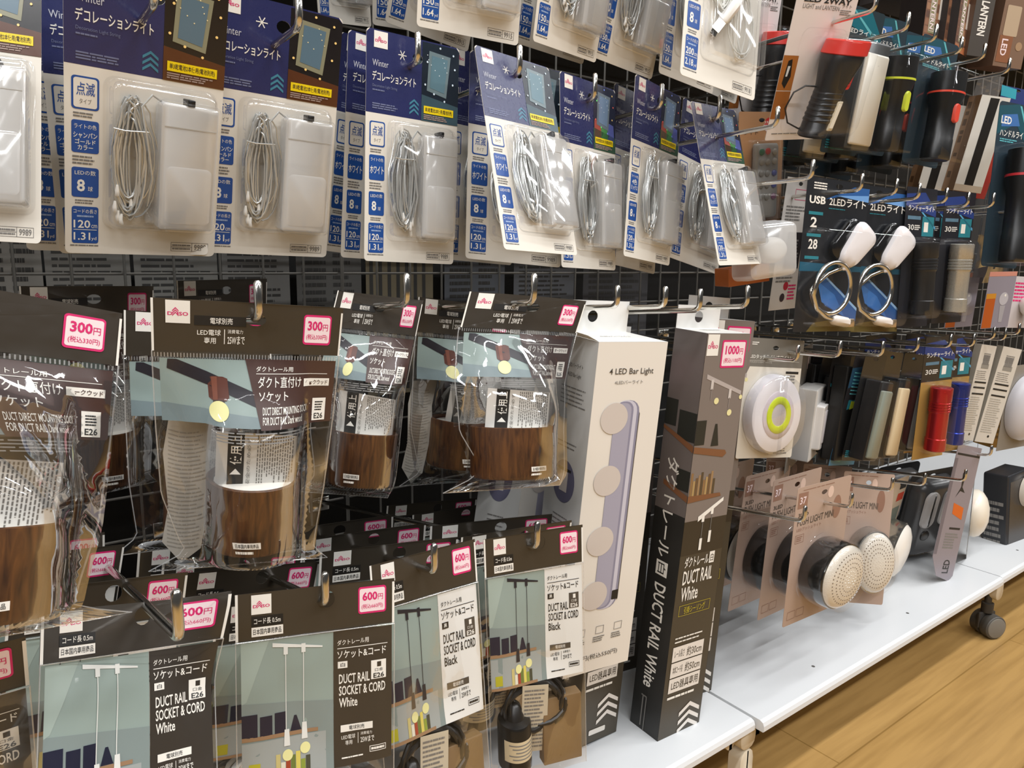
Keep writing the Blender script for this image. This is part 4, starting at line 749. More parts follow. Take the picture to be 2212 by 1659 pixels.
# -- clear boxed torches with coloured ring
def ring_torch(col, seed):
    w, h, v = 76.0, 190.0, .05; b = plain(w, h, mat('#2b3a44', .3, coat=.3), .5, v, 5)
    b.poly([(0, .03), (.55, .0), (1, .22), (1, .3), (.5, .12), (0, .2)], mat('#24505c', .3), 1); b.poly([(.55, .01), (.6, .01), (1, .26), (1, .29)], TEALL, 2); b.poly([(.1, .08), (.5, .06), (.6, .13), (.1, .15)], mat('#3f6ca8', .35), 2)
    b.text('LED', .08, .085, .36, .13, WHITE, 3, .02); b.text('ハンドルライト', .08, .165, .82, .205, WHITE, 3, .03); b.lines(.1, .215, .6, .24, 2, TEALL, 2, seed)
    P = [('backing_card', b.mesh('ring_torch_card'), None, None)]; m = mat(col, .35)
    body, ring = torch(w, h, v, .43 * w, 55, 130, 21.5, 17, mat('#131313', .32), (29, 32), m, 23); P += [('torch_body', body.mesh('ring_torch_body'), None, 'black body'), ('accent_ring', ring.mesh('ring_torch_ring'), 1, None)]
    c = MB(w, h, .5, v); c.shell(.43 * w - 5, 101, .43 * w + 6, 130, 4.5, [(0, 33), (.4, 41.5), (1.4, 43)], m); P.append(('switch', c.mesh('ring_torch_switch'), 1, 'coloured push switch'))
    c = MB(w, h, .5, v); c.shell(4, 50, w - 12, 188, 6, [(0, .4), (.4, 30), (1.5, 44), (4, 46)], CLEAR); P.append(('blister', c.mesh('ring_torch_blister'), None, None)); return P
RTD = (76.0, 190.0); TG = 'boxed black torches with coloured rings'
rplace(ring_torch('#cfdc3a', 1), 'ring_torch_pack', 'black torch with yellow ring and yellow switch', 'flashlight', RTD, [(0, 0, 1893, 44), (1, 0, 1958, 66), (0, 1, 1832, 345), (1, 1, 1908, 350)], .50, TG)
rplace(ring_torch('#3a53b8', 2), 'ring_torch_pack', 'black torch with blue ring and blue switch', 'flashlight', RTD, [(0, 0, 1962, 80), (1, 0, 2018, 103), (0, 1, 1908, 362), (1, 1, 1980, 368)], .54, TG)
rplace(ring_torch('#e04a35', 3), 'ring_torch_pack', 'black torch with thin red ring and orange-red switch, right of the blue ringed one', 'flashlight', RTD, [(0, 0, 1994, 82), (1, 0, 2068, 118), (0, 1, 1943, 365), (1, 1, 2023, 374)], .50, TG)
rplace(ring_torch('#c8323a', 4), 'ring_torch_pack', 'black pack with one thin red line at the right photo edge', 'flashlight', RTD, [(0, 0, 2160, 235), (1, 0, 2235, 250), (0, 1, 2115, 590), (1, 1, 2195, 600)], .50, TG)
# -- bar lamp in a clear box
def bar_pack(body, face, seed, w=70.0, h=200.0, card='#29383f', text=True):
    v = .05; b = plain(w, h, mat(card, .3, coat=.3), .5, v, 4)
    if text: b.poly([(0, .04), (.6, 0), (1, .16), (1, .2), (0, .12)], mat('#1f6a78', .3), 1); b.poly([(.1, .02), (.16, .02), (1, .2), (1, .23)], TEALL, 2); b.text('LEDライト', .1, .14, .8, .175, WHITE, 2, .02)
    b.lines(.1, .9, .8, .97, 4, TEAL, 2, seed)
    P = [('backing_card', b.mesh('bar_card'), None, None)]
    c = MB(w, h, .5, v); c.box(12, 46, 1, w - 10, 192, 24, body, 2.5); P.append(('lamp_body', c.mesh('bar_body'), None, None))
    c = MB(w, h, .5, v); c.box(15, 62, 20, w - 12, 186, 27, face, 2.5); P.append(('light_panel', c.mesh('bar_face'), 1, 'pale diffuser strip'))
    c = MB(w, h, .5, v); c.shell(7, 40, w - 7, 197, 4, [(0, .4), (.4, 30), (1, 34), (2, 35)], CLEAR); P.append(('blister', c.mesh('bar_blister'), None, None)); return P
BPD = (70.0, 200.0)
rplace(bar_pack(mat('#3c4042', .35), mat('#d9d5c9', .3), 1), 'bar_lamp_pack', 'clear boxed bar lamp with white diffuser between the red torch and the yellow ringed torch', 'lamp', BPD, [(0, 0, 1836, 22), (1, 0, 1905, 50), (0, 1, 1762, 345), (1, 1, 1850, 350)], .50, 'bar lamps in clear boxes')
rplace(bar_pack(BKC, mat('#7f8579', .35), 2, w=55.0, card='#1d1d1d', text=False), 'bar_lamp_pack', 'grey-green bar lamp in the middle row right of the white lamps', 'lamp', (55.0, 200.0), [(0, 0, 1868, 770), (1, 0, 1914, 783), (0, 1, 1815, 1006), (1, 1, 1860, 1007)], .50, 'bar lamps in clear boxes', ss=.16)
rplace(bar_pack(mat('#151515', .3), mat('#cdb995', .35), 3, w=55.0, card='#3b3327', text=False), 'bar_lamp_pack', 'bar lamp with cream strip in a dark case, centre of the middle row', 'lamp', (55.0, 200.0), [(0, 0, 1905, 765), (1, 0, 1950, 778), (0, 1, 1860, 1003), (1, 1, 1904, 1001)], .515, 'bar lamps in clear boxes', ss=.16)
rplace(bar_pack(mat('#101010', .3), mat('#8f8b84', .35), 4, w=55.0, card='#2a2724', text=False), 'bar_lamp_pack', 'dark bar lamp with grey strip left of the small red torch', 'lamp', (55.0, 200.0), [(0, 0, 1952, 770), (1, 0, 1997, 781), (0, 1, 1910, 985), (1, 1, 1953, 985)], .535, 'bar lamps in clear boxes', ss=.16)
w, h, v = 50.0, 190.0, .05; b = plain(w, h, BKC, .5, v, 2); b.rect(.1, .3, .9, .33, TEAL, 1); P = [('backing_card', b.mesh('strip_card'), None, None)]; c = MB(w, h, .5, v); c.box(5, 25, 1, 45, 186, 22, mat('#191817', .4), 2); P.append(('lamp_body', c.mesh('strip_body'), None, None))
rplace(P, 'black_strip_lamp', 'plain black strip lamp pack right of the white box lamp', 'lamp', (w, h), [(0, 0, 1795, 765), (1, 0, 1842, 775), (0, 1, 1768, 1005), (1, 1, 1800, 1003)], .53)
w, h, v = 70.0, 205.0, .05; b = plain(w, h, mat('#28272a', .35), .5, v, 3); b.poly([(0, .12), (1, .05), (1, .16), (0, .3)], mat('#274a63', .35), 1); b.lines(.12, .14, .5, .36, 7, TEALL, 2, 5, .35); b.rrect(.15, .4, .75, .5, 2, TEAL, 1); b.poly([(.25, .41), (.6, .41), (.6, .49), (.25, .49)], YG, 2)
for i, q in enumerate((.53, .62, .71)): b.rect(.15, q, .6, q + .02, TEALL, 2); b.text(('3', 'LED', '15')[i], .2, q + .03, .45, q + .06, WHITE, 2, .02)
b.poly([(0, .84), (1, .9), (1, 1), (0, 1)], mat('#2f7fa8', .35), 1); b.poly([(.1, .87), (.5, .89), (.4, .97), (.1, .95)], TEALL, 2)
rplace([('backing_card', b.mesh('info_card'), None, None)], 'spec_card', 'dark card with teal blocks and a yellow-green square, beside the black strip lamp', 'card', (w, h), [(0, 0, 1845, 775), (1, 0, 1900, 790), (0, 1, 1787, 1019), (1, 1, 1840, 1012)], .50)
# -- kraft bar lamp with white front, LANTERN boxes, brown pack
w, h = 50.0, 170.0; f, l, t = faces(w, 42, h); b = MB(w, h, .5, 0); b.box(0, 0, -42, w, h, -.02, KRAFTC); f.rect(0, 0, 1, 1, mat('#e6e1d6', .4), -2); f.rect(.32, .02, .64, .93, mat('#23201d', .45), 0); f.rect(.0, .93, 1, 1, mat('#c9b79f', .4), 0); l.rect(0, 0, .52, 1, KRAFTC, 0)
for i, q in enumerate((.06, .16, .24, .36, .42, .6, .8)): l.rrect(.12, q, .4, q + (.04 if i % 2 else .07), 1, mat('#6f4f30', .5), 1)
l.rect(.5, 0, 1, 1, mat('#8f6a48', .5), 0); P = [('carton', b.merge(f).merge(l).mesh('kraft_lamp_carton'), None, None)]
c = MB(w, 40, .5, 0); c.q = lambda x, y, o: ((x - 25) * .001, (36 - o) * .001, (-(y - 40)) * .001); c.rect(0.05, 0, .95, 1, film('crinkled_clear_header', 2.5, .08, .12, .6, 90), 0); P.append(('clear_header', c.mesh('kraft_lamp_header'), None, 'crinkled clear hanging strip'))
rplace(P, 'kraft_bar_lamp', 'kraft boxed lamp with black stripe on a white front and crinkled clear top', 'lamp', (w, h), [(0, 0, 2117, 200), (1, 0, 2187, 221), (0, 0, 2094, 204, -42), (0, 1, 2064, 408), (1, 1, 2112, 416), (0, 1, 2037, 412, -42)], .50, yaw0=-25)
w, h = 50.0, 175.0; f, l, t = faces(w, 30, h); b = MB(w, h, .5, 0); b.box(0, 0, -30, w, h, -.02, mat('#7d1f22', .4)); f.rect(0, 0, 1, 1, mat('#a8352f', .4), 0); b.merge(f)
rplace([('carton', b.mesh('maroon_carton'), None, None)], 'maroon_box', 'maroon box edge behind the kraft boxed lamp', 'box', (w, h), [(0, 0, 2150, 240), (1, 0, 2194, 246), (1, 1, 2125, 430), (0, 1, 2085, 425)], .56, yaw0=-20)
w, h = 46.0, 190.0; f, l, t = faces(w, 40, h); b = MB(w, h, .5, 0); b.box(0, 0, -40, w, h, -.02, mat('#2f2c2a', .42)); f.rect(0, 0, 1, 1, mat('#4a4540', .42), -2); f.text('LANTERN', .3, .42, .72, .78, WHITE, 1, .03, 1); l.rect(0, 0, 1, 1, mat('#5a4334', .45), 0); l.rect(.3, .5, .8, .9, mat('#8a5f42', .5), 1); b.merge(f).merge(l)
rplace([('carton', b.mesh('lantern_carton'), None, None)], 'lantern_box', 'slim dark lantern box with white vertical lettering', 'box', (w, h), [(0, .42, 2106, 0), (1, .42, 2153, 8), (0, 1, 2092, 118), (1, 1, 2124, 122)], .50, 'lantern boxes')
def brown_lantern(s):
    w, h = 56.0, 190.0; f, l, t = faces(w, 40, h); b = MB(w, h, .5, 0); b.box(0, 0, -40, w, h, -.02, mat('#3a2620', .45)); f.rect(0, 0, 1, 1, mat('#7a5540', .45), -2)
    R = random.Random(s)
    for i in range(13): 
        for k in range(3): f.rect(.03 + .32 * k, .02 + .075 * i, .31 + .32 * k, .082 + .075 * i, mat(R.choice(('#8d644b', '#6b4a38', '#9a7152', '#5d4032')), .5), -1)
    f.rrect(.2, .45, .5, .9, 2, mat('#8c8a66', .45), 0); f.frame(.22, .47, .48, .88, .7, TAGP, 1); f.text('LANTERN', .26, .5, .44, .86, TAGP, 1, .02, 1); f.rect(.62, .5, .98, .75, mat('#d7cfc6', .4), 1); l.rect(0, 0, 1, 1, mat('#241d1b', .45), 0); f.poly([(0, .93), (1, .93), (1, 1), (0, 1)], mat('#a8643c', .45), 1)
    return [('carton', b.merge(f).merge(l).mesh('brown_lantern_carton'), None, None)]
for i, (x0, x1, y, lb) in enumerate(((1992, 2034, 86, 'brown brick-patterned lantern box, leftmost at the top edge'), (2038, 2070, 98, 'brown brick-patterned lantern box in the middle at the top edge'), (2062, 2086, 106, 'brown brick-patterned lantern box touching the dark lantern box'))):
    rplace(brown_lantern(i), 'lantern_box', lb, 'box', (56.0, 190.0), [(0, 1, x0, y), (1, 1, x1, y + 16), (0, .6, x0 + 10, y - 84)], .54 - .01 * i, 'lantern boxes')
w, h = 70.0, 200.0; f, l, t = faces(w, 45, h); b = MB(w, h, .5, 0); b.box(0, 0, -45, w, h, -.02, mat('#5d4535', .45)); f.rect(0, 0, 1, 1, mat('#7d6350', .45), -2); f.rrect(.12, .45, .6, .72, 3, mat('#b9a48a', .4), 1); f.rect(.05, .72, .5, .96, mat('#8a5a3c', .45), 1); f.text('LED', .15, .75, .35, .9, TAGP, 2, .02, 1); f.disc(.75, .8, 8, mat('#a88a6c', .4), 1); b.merge(f)
rplace([('carton', b.mesh('brown_pack'), None, None)], 'brown_lamp_box', 'brown lamp box cut off by the upper right photo corner', 'box', (w, h), [(0, 1, 2144, 140), (0, .5, 2168, 22), (1, 1, 2205, 150)], .50)
w, h = 80.0, 120.0; b = plain(w, h, mat('#27366f', .35), .5, .05, 2); b.poly([(0, 0), (.45, .03), (.45, .22), (0, .2)], mat('#2f9db0', .4), 1); b.disc(.8, .25, 5, WHITE, 2, 24, 12); b.lines(.3, .45, .95, .62, 4, TEALL, 2, 3, .4); b.text('LED S', .35, .7, .9, .82, WHITE, 2, .03)
rplace([('backing_card', b.mesh('blue_card'), None, None)], 'blue_lamp_card', 'blue card with a white oval lamp picture at the right photo edge', 'card', (w, h), [(0, 0, 2162, 190), (0, 1, 2150, 300), (1, 0, 2235, 205)], .55)
# -- kraft remote card, clear round light pack, white leaflet
w, h = 90.0, 175.0; b = plain(w, h, KRAFTC, .5, .07, 3); b.disc(.66, .1, 9, mat('#c9332f', .4), 1); b.poly([(.53, .11), (.79, .11), (.74, .16), (.66, .175), (.58, .16)], TAGP, 2); b.text('330円', .55, .075, .77, .1, WHITE, 3, .02); b.text('ライト', .1, .155, .42, .19, INKB, 2)
P = [('backing_card', b.mesh('remote_card'), None, None)]; c = MB(w, h, .5, .07); c.box(24, 47, 1, 70, 160, 9, mat('#8f8d88', .4), 4); P.append(('remote_control', c.mesh('remote_body'), None, 'grey remote with coloured buttons'))
for i, (x, y, col) in enumerate((x_ + (c_,) for x_, c_ in zip([(34, 60), (46, 59), (60, 60), (34, 75), (46, 75), (60, 74), (34, 92), (46, 92), (60, 92), (34, 110), (46, 110), (60, 110), (34, 128), (46, 128), (60, 128)], ['#2f6f4c', '#b8322d', '#9b9890', '#9b9890', '#9b9890', '#9b9890', '#7a7770', '#7a7770', '#3a3f7a', '#7a7770', '#7a7770', '#3a3f8a', '#7a7770', '#7a7770', '#6a3a5a']))):
    c = MB(w, h, .5, .07); c.lathe([(9, 5), (10, 4.8), (10.6, 3.8)], mat(col, .4), 'o', x, y, 0, 14); P.append(('button', c.mesh('remote_button'), 1, None))
c = MB(w, h, .5, .07); c.shell(18, 41, 76, 166, 5, [(0, .4), (1, 10), (3, 13)], BLISTER); P.append(('blister', c.mesh('remote_blister'), None, None))
rplace(P, 'remote_card', 'kraft card with a small grey remote control, hooked right of the last light card', 'remote control', (w, h), [(0, 0, 1596, 260), (1, 0, 1692, 260), (1, 1, 1684, 500)], .545, yaw0=-10)
w, h = 80.0, 92.0; c = MB(w, h, .5, .1); c.shell(0, 0, w, h, 12, [(0, 0), (.5, 1), (1, 12), (4, 26), (9, 29)], film('frosted_pack', 1.4, .12, .45)); P = [('frosted_shell', c.mesh('frosted_shell'), None, None)]
c = MB(w, h, .5, .1); c.lathe([(14, 21), (20, 20.5), (24, 17), (25, 10), (25.3, .5)], mat('#eae6de', .35), 'o', 46, 46, 0, 36); P.append(('round_lamp', c.mesh('round_lamp_small'), None, 'white round lamp'))
c = MB(w, h, .5, .1); c.box(-3, 70, -26, 62, 99, -2, mat('#a85a2a', .45), 1); P.append(('paper_insert', c.mesh('orange_insert'), None, 'orange-brown printed insert'))
rplace(P, 'frosted_light_pack', 'frosted clear pack with a white round light, under the remote control card', 'lamp', (w, h), [(0, .1, 1578, 512), (1, .1, 1688, 500), (1, .9, 1689, 592), (0, 1, 1583, 622)], .50, yaw0=-25)
w, h = 78.0, 210.0; b = plain(w, h, mat('#d4cfc9', .5), .4, .04, .5); b.frame(.35, .08, .8, .16, .8, PINK, 1); b.lines(.1, .2, .8, .32, 5, GREYINK, 1, 3); b.rect(.3, .4, .85, .68, mat('#242127', .45), 1); b.lines(.35, .45, .8, .6, 6, GREYINK, 2, 5); b.lines(.1, .71, .8, .79, 3, GREYINK, 1, 6); b.disc(.5, .815, 7, mat('#b02038', .45), 1); b.disc(.42, .905, 7, mat('#2f2630', .45), 1); b.lines(.6, .8, .9, .93, 5, PINK, 1, 8)
rplace([('paper_card', b.mesh('white_slip'), None, None)], 'white_slip_card', 'white paper card with a red and a dark dot left of the usb lamps', 'card', (w, h), [(0, 0, 1706, 397), (1, 0, 1752, 398), (0, 1, 1652, 679), (1, 1, 1722, 679)], .53, yaw0=-10)
# -- usb gooseneck lamps
w, h, v = 106.0, 200.0, .04; b = plain(w, h, mat('#24262a', .3, coat=.4), .5, v, 2)
b.poly([(.3, .13), (.75, .03), (1, .03), (1, .075), (.55, .1)], mat('#2f5d9c', .3, coat=.3), 1); b.poly([(.45, .1), (1, .075), (1, .12)], mat('#6f9fd8', .3), 2); b.poly([(0, .54), (1, .555), (1, .59), (0, .6)], mat('#265a72', .3), 1)
b.poly([(.3, .6), (.7, .72), (1, .85), (1, .95), (.45, .82)], mat('#2f5c9a', .3), 1); b.poly([(.32, .6), (.36, .6), (1, .84), (1, .86)], mat('#8fb4dc', .3), 2); b.poly([(.3, .66), (.6, .75), (.8, .9), (.4, .8)], mat('#3f74b8', .3), 2); b.poly([(.3, .94), (.6, .92), (1, .93), (1, 1), (.2, 1)], mat('#6b5f35', .4), 1)
b.lines(.1, .025, .3, .075, 3, WHITE, 2, 3, .5, 0); b.text('USB', .05, .115, .3, .165, WHITE, 3, .03); b.text('2LEDライト', .36, .112, .96, .166, WHITE, 3, .03); b.lines(.36, .18, .65, .19, 1, TEAL, 2, 3)
for q, tx in ((.215, '2'), (.355, '28')): b.rect(.06, q, .28, q + .02, TEAL, 2); b.text(tx, .1, q + .035, .2 if len(tx) < 2 else .24, q + .1, WHITE, 2, .02)
b.rect(.06, .5, .28, .52, TEAL, 2)
P = [('backing_card', b.mesh('usb_lamp_card'), None, None)]
A = math.radians(-52); ca, sa = math.cos(A), math.sin(A); hx, hy = 80, 84; c = MB(w, h, .5, v); lp = []
for k, (wd, o) in enumerate(((.86, 4), (1, 6), (1, 11), (.9, 15), (.6, 17))):
    lp.append([(hx + (ca * a * wd - sa * q * wd * (.84 + .0055 * a)), hy + (sa * a * wd + ca * q * wd * (.84 + .0055 * a)), o) for a, q in rr_pts(-33, -21, 33, 21, 15, 6)])
c.loft(lp, mat('#e9e4e4', .25), True, True); c.box(57, 107, 6, 67, 117, 14, mat('#e9e4e4', .3), 2); P.append(('lamp_head', c.mesh('usb_lamp_head'), None, 'glossy white lamp head'))
c = MB(w, h, .5, v); c.loft([[(hx - 11 + ca * a * k - sa * q * k, hy - 8 + sa * a * k + ca * q * k, o) for a, q in rr_pts(-31, -17, 29, 17, 13, 6)] for k, o in ((.95, 2), (1, 4), (1, 8), (.9, 10))], mat('#0f0f10', .15), True, True); P.append(('lamp_back', c.mesh('usb_lamp_back'), 1, 'glossy black back half'))
c = MB(w, h, .5, v); path = [(60, 114, 10)] + [(45 + 29 * math.cos(t), 139 + 32 * math.sin(t), 9 + 3 * math.sin(t)) for t in np.linspace(-1.2, -7.0, 40)] + [(60, 178, 9), (66, 182, 9)]
c.tube([(60, 114, 10), (53, 116, 9), (38, 122, 8), (22, 135, 8)] + [(45 - 31 * math.cos(t), 141 + 34 * math.sin(t), 8 + t) for t in np.linspace(.1, 5.9, 40)] + [(13, 150, 12), (22, 168, 11), (40, 179, 10), (56, 183, 9)], 3.0, CHROME, 10); P.append(('gooseneck', c.mesh('usb_gooseneck'), None, 'chrome gooseneck coiled in a loop'))
c = MB(w, h, .5, v); c.tube([(52, 182, 9), (56, 183, 9), (78, 187, 9), (80, 187, 9)], [4, 7, 7, 5], mat('#e9e2dc', .3), 8); P.append(('plug', c.mesh('usb_plug'), None, 'white usb plug')); c = MB(w, h, .5, v); c.box(80, 182, 6, 91, 193, 11, mat('#cdb9a0', .25, .8), .5); P.append(('plug_tip', c.mesh('usb_plug_tip'), 4, 'metal plug tip'))
c = MB(w, h, .5, v); c.shell(8, 62, 103, 194, 12, [(0, .4), (1, 8), (3, 18), (7, 20)], CLEAR); P.append(('blister', c.mesh('usb_lamp_blister'), None, None)); UD = (w, h)
rplace(P, 'usb_lamp_card', 'black card with white usb gooseneck lamp, left one of the pair, full lettering visible', 'lamp', UD, [(0, 0, 1744, 392), (1, 0, 1878, 415), (0, 1, 1711, 732), (1, 1, 1843, 725)], .49, 'usb gooseneck lamps', yaw0=-25)
rplace(P, 'usb_lamp_card', 'black card with white usb gooseneck lamp, right one, partly covered', 'lamp', UD, [(0, 0, 1834, 405), (1, 0, 1962, 428), (0, 1, 1808, 733), (1, 1, 1936, 725)], .515, 'usb gooseneck lamps', yaw0=-25)
# -- small torches on cards
def mini(body, seed, kraft=False):
    w, h, v = 66.0, 190.0, .05; b = plain(w, h, mat('#26262c' if not kraft else '#2b2826', .3, coat=.3), .5, v, 2)
    b.poly([(0, .05), (.6, .03), (1, .16), (1, .2), (0, .13)], mat('#2c3f7c', .3), 1); b.text('ランチャーライト', .08, .125, .94, .165, WHITE, 2, .03); b.poly([(.5, .17), (.56, .17), (1, .27), (1, .29)], mat('#5aa4cc', .35), 2)
    b.rect(.08, .2, .5, .225, mat('#5d7f95', .4), 2); b.rect(.56, .2, .95, .34, TEAL, 2); b.rect(.62, .24, .76, .31, WHITE, 3); b.text('30', .1, .26, .3, .3, WHITE, 2, .01); b.lines(.32, .26, .5, .3, 3, WHITE, 2, seed)
    if kraft: b.rect(0, .36, 1, 1, mat('#a98548', .45), 1)
    P = [('backing_card', b.mesh('mini_torch_card'), None, None)]; c = MB(w, h, .5, v); x, y, r = 25, 74, 15
    c.lathe([(0, r - 1.5), (1, r), (20, r), (21, r - .8)] + sum([[(22 + 4 * k, r - .8), (22.6 + 4 * k, r), (24.6 + 4 * k, r), (25.2 + 4 * k, r - .8)] for k in range(4)], []) + [(40, r - 1.5), (78, r - 1.5), (79, r - .5), (97, r - .5), (98, r - 2)], body, 'v', x, y, 16, 28); P.append(('torch_body', c.mesh('mini_torch_body'), None, None))
    c = MB(w, h, .5, v); c.shell(4, 66, 48, 180, 12, [(0, .4), (1, 18), (4, 31), (9, 34)], CLEAR); P.append(('blister', c.mesh('mini_torch_blister'), None, None)); return P
MD = (66.0, 190.0); MG = 'small torches on cards'; BKM = mat('#151516', .4)
for col, k, pts, Y, lb in ((BKM, 0, [(0, 0, 1958, 415), (1, 0, 2025, 428), (0, 1, 1936, 726), (1, 1, 2000, 716)], .50, 'small black torch directly right of the usb lamps'), (BKM, 0, [(0, 0, 2003, 420), (1, 0, 2062, 434), (0, 1, 1976, 716), (1, 1, 2035, 708)], .54, 'small black torch against the silver one'), (mat('#bdb9ae', .28, .55), 0, [(0, 0, 2042, 424), (1, 0, 2107, 434), (0, 1, 2008, 716), (1, 1, 2074, 706)], .50, 'small silver torch on a black card'),
                           (mat('#8e1d20', .3, .6), 1, [(0, 0, 1980, 745), (1, 0, 2040, 742), (0, 1, 1950, 990), (1, 1, 2008, 985)], .54, 'small dark red torch half hidden behind the bright red one'), (mat('#b3262b', .25, .7), 1, [(0, 0, 2000, 742), (1, 0, 2066, 738), (0, 1, 1966, 1008), (1, 1, 2034, 994)], .495, 'small bright red torch on a kraft and black card'), (mat('#22379c', .25, .7), 1, [(0, 0, 2040, 736), (1, 0, 2104, 734), (0, 1, 2012, 992), (1, 1, 2072, 982)], .515, 'small blue torch right of the red one')):
    rplace(mini(col, 3, k), 'small_torch_card', lb, 'flashlight', MD, pts, Y, MG, yaw0=-15, ss=.16)
# -- bulb packs and pouch
w, h = 92.0, 130.0; b = plain(w, h, mat('#8d8894', .4), .5, .04, 2); b.poly([(.0, .0), (1, 0), (1, .08), (0, .08)], mat('#c98a7a', .45), 1); b.rect(.02, .45, .36, .99, mat('#b5561b', .4), 1); b.rect(.02, .38, .36, .47, mat('#c98a2a', .4), 2); b.disc(.66, .48, 15, mat('#b9b6bd', .4), 2); b.poly([(.56, .6), (.76, .6), (.72, .9), (.6, .9)], mat('#a5a2a8', .4), 2); b.disc(.7, .42, 3, WHITE, 3)
rplace([('printed_carton', b.mesh('bulb_card'), None, None)], 'bulb_pack', 'lavender bulb pack with an orange block, below the red line torch', 'light bulb', (w, h), [(0, 0, 2142, 596), (1, 0, 2192, 588), (0, 1, 2112, 712), (1, 1, 2180, 714)], .53, yaw0=-15, ss=.15)
w, h = 80.0, 110.0; b = plain(w, h, mat('#c8c2c4', .4), .5, .04, 2); b.lines(.1, .1, .9, .5, 6, PINK, 1, 4); c = MB(w, h, .5, .04); c.lathe([(0, 6), (6, 16), (18, 20), (34, 15), (42, 9), (58, 9)], mat('#e6e1da', .3), 'v', 45, 40, 14); P = [('backing_card', b.mesh('bulb_card_white'), None, None), ('bulb', c.mesh('bulb'), None, 'white glass bulb')]
rplace(P, 'bulb_pack', 'white bulb pack cut off by the right photo edge', 'light bulb', (w, h), [(0, 0, 2190, 600), (0, 1, 2172, 712), (1, 0, 2240, 605)], .55, ss=.15)
w, h, v = 92.0, 170.0, .05; b = plain(w, h, mat('#45403c', .4), .5, v, 2); b.rect(.3, .1, .62, .48, mat('#a32028', .4), 1); b.poly([(.3, .55), (.8, .85), (.1, .9)], mat('#8a7650', .45), 1); P = [('printed_card', b.mesh('pouch_card'), None, None)]
c = MB(w, h, .5, v, lambda u, q: 7 * math.sin(math.pi * u) * math.sin(math.pi * q) + 2 * noise.noise(Vector((u * 5, q * 5, 1))), None, 8); c.rect(-.06, .02, 1.06, 1.06, BAGFILM, 8); P.append(('bag_film', c.mesh('pouch_film'), None, 'clear plastic pouch'))
rplace(P, 'red_tab_pouch', 'clear pouch with a red tab behind long hooks, right of the small torches', 'lamp', (w, h), [(0, 0, 2142, 400), (1, 0, 2205, 410), (0, 1, 2095, 612), (1, 1, 2175, 606)], .56, yaw0=-15, ss=.15)
# -- middle row: round white light, box lamp, paper boxes, dome
w, h, v = 108.0, 178.0, .075; b = plain(w, h, mat('#e2dccf', .5), .5, v, 3); b.poly([(0, .015), (.03, 0), (.97, 0), (1, .015), (1, .235), (0, .235)], mat('#77736b', .45), 0, [euro(w, h, .5, v)]); b.text('LEDタッチライト(ホワイト)', .06, .135, .78, .175, WHITE, 2, .01); b.text('TOUCH LIGHT WHITE', .06, .19, .45, .205, mat('#c9c4bb', .4), 2); b.rect(.06, .183, .94, .186, mat('#c9c4bb', .4), 2); b.lines(.05, .03, .2, .06, 2, WHITE, 2, 4)
b.rect(.72, .265, .95, .285, INK, 2); b.lines(.75, .29, .93, .4, 4, GREYINK, 2, 5); b.lines(.65, .87, .92, .97, 5, GREYINK, 2, 6); P = [('backing_card', b.mesh('touch_light_card'), None, None)]
c = MB(w, h, .5, v); cx_, cy_ = 53, 110; c.lathe([(1, 49), (8, 49), (14, 46), (16, 38), (16.2, 32)], mat('#ece9ee', .3), 'o', cx_, cy_, 0, 44, 1.2); P.append(('lamp_body', c.mesh('touch_lamp_body'), None, 'white round lamp'))
c = MB(w, h, .5, v); c.lathe([(16, 30), (17, 29), (17.2, 22), (17.3, 21)], mat('#d5cad0', .35), 'o', cx_, cy_, 0, 40, 1.2); c.lathe([(17.3, 13), (17.6, 8), (17.7, .5)], mat('#c9c2c2', .35), 'o', cx_, cy_, 0, 30, 1.2); P.append(('touch_plate', c.mesh('touch_plate'), 1, None))
c = MB(w, h, .5, v); c.lathe([(17.25, 23), (18.2, 22), (18.2, 14.5), (17.25, 13.5)], mat('#cfe000', .35), 'o', cx_, cy_, 0, 40, 1.2, cap=False); P.append(('led_ring', c.mesh('touch_led_ring'), 1, 'yellow-green ring'))
c = MB(w, h, .5, v); c.shell(2, 48, 104, 172, 50, [(0, .4), (1, 12), (3, 20), (8, 23)], BLISTER, n=10); P.append(('blister', c.mesh('touch_blister'), None, None))
rplace(P, 'round_touch_light', 'round white light with a yellow-green ring on a grey headed card', 'lamp', (w, h), [(0, 0, 1612, 750), (1, 0, 1737, 754), (0, 1, 1590, 1006), (1, 1, 1704, 1010)], .49, yaw0=-20)
w, h, v = 78.0, 210.0, .05; b = plain(w, h, mat('#8b867e', .45), .5, v, 2); b.rect(.75, .1, .85, .2, TAGP, 1); P = [('backing_card', b.mesh('box_lamp_card'), None, None)]
c = MB(w, h, .5, v); c.box(10, 64, 1, 68, 186, 28, mat('#dcdad6', .35), 2.5); P.append(('lamp_body', c.mesh('box_lamp_body'), None, 'white plastic box lamp')); c = MB(w, h, .5, v); c.shell(18, 90, 60, 166, 4, [(0, 27), (.5, 36), (2, 38)], mat('#e6e3e0', .3)); P.append(('push_plate', c.mesh('box_lamp_plate'), 1, None)); c = MB(w, h, .5, v); c.box(26, 100, 36, 52, 156, 39, mat('#c9c4c6', .35), 2); P.append(('switch', c.mesh('box_lamp_switch'), 1, None)); c = MB(w, h, .5, v); c.rect(.04, .86, .96, 1.12, BLISTER, 4); P.append(('clear_flap', c.mesh('box_lamp_flap'), None, None))
rplace(P, 'white_box_lamp', 'rectangular white lamp hanging just right of the round one', 'lamp', (w, h), [(.13, .305, 1761, 852, 28), (.13, .305, 1728, 857, 1), (.13, .885, 1737, 1004, 28), (.13, .885, 1706, 1013, 1), (.87, .305, 1784, 842, 28)], .52, yaw0=0, ss=.2)
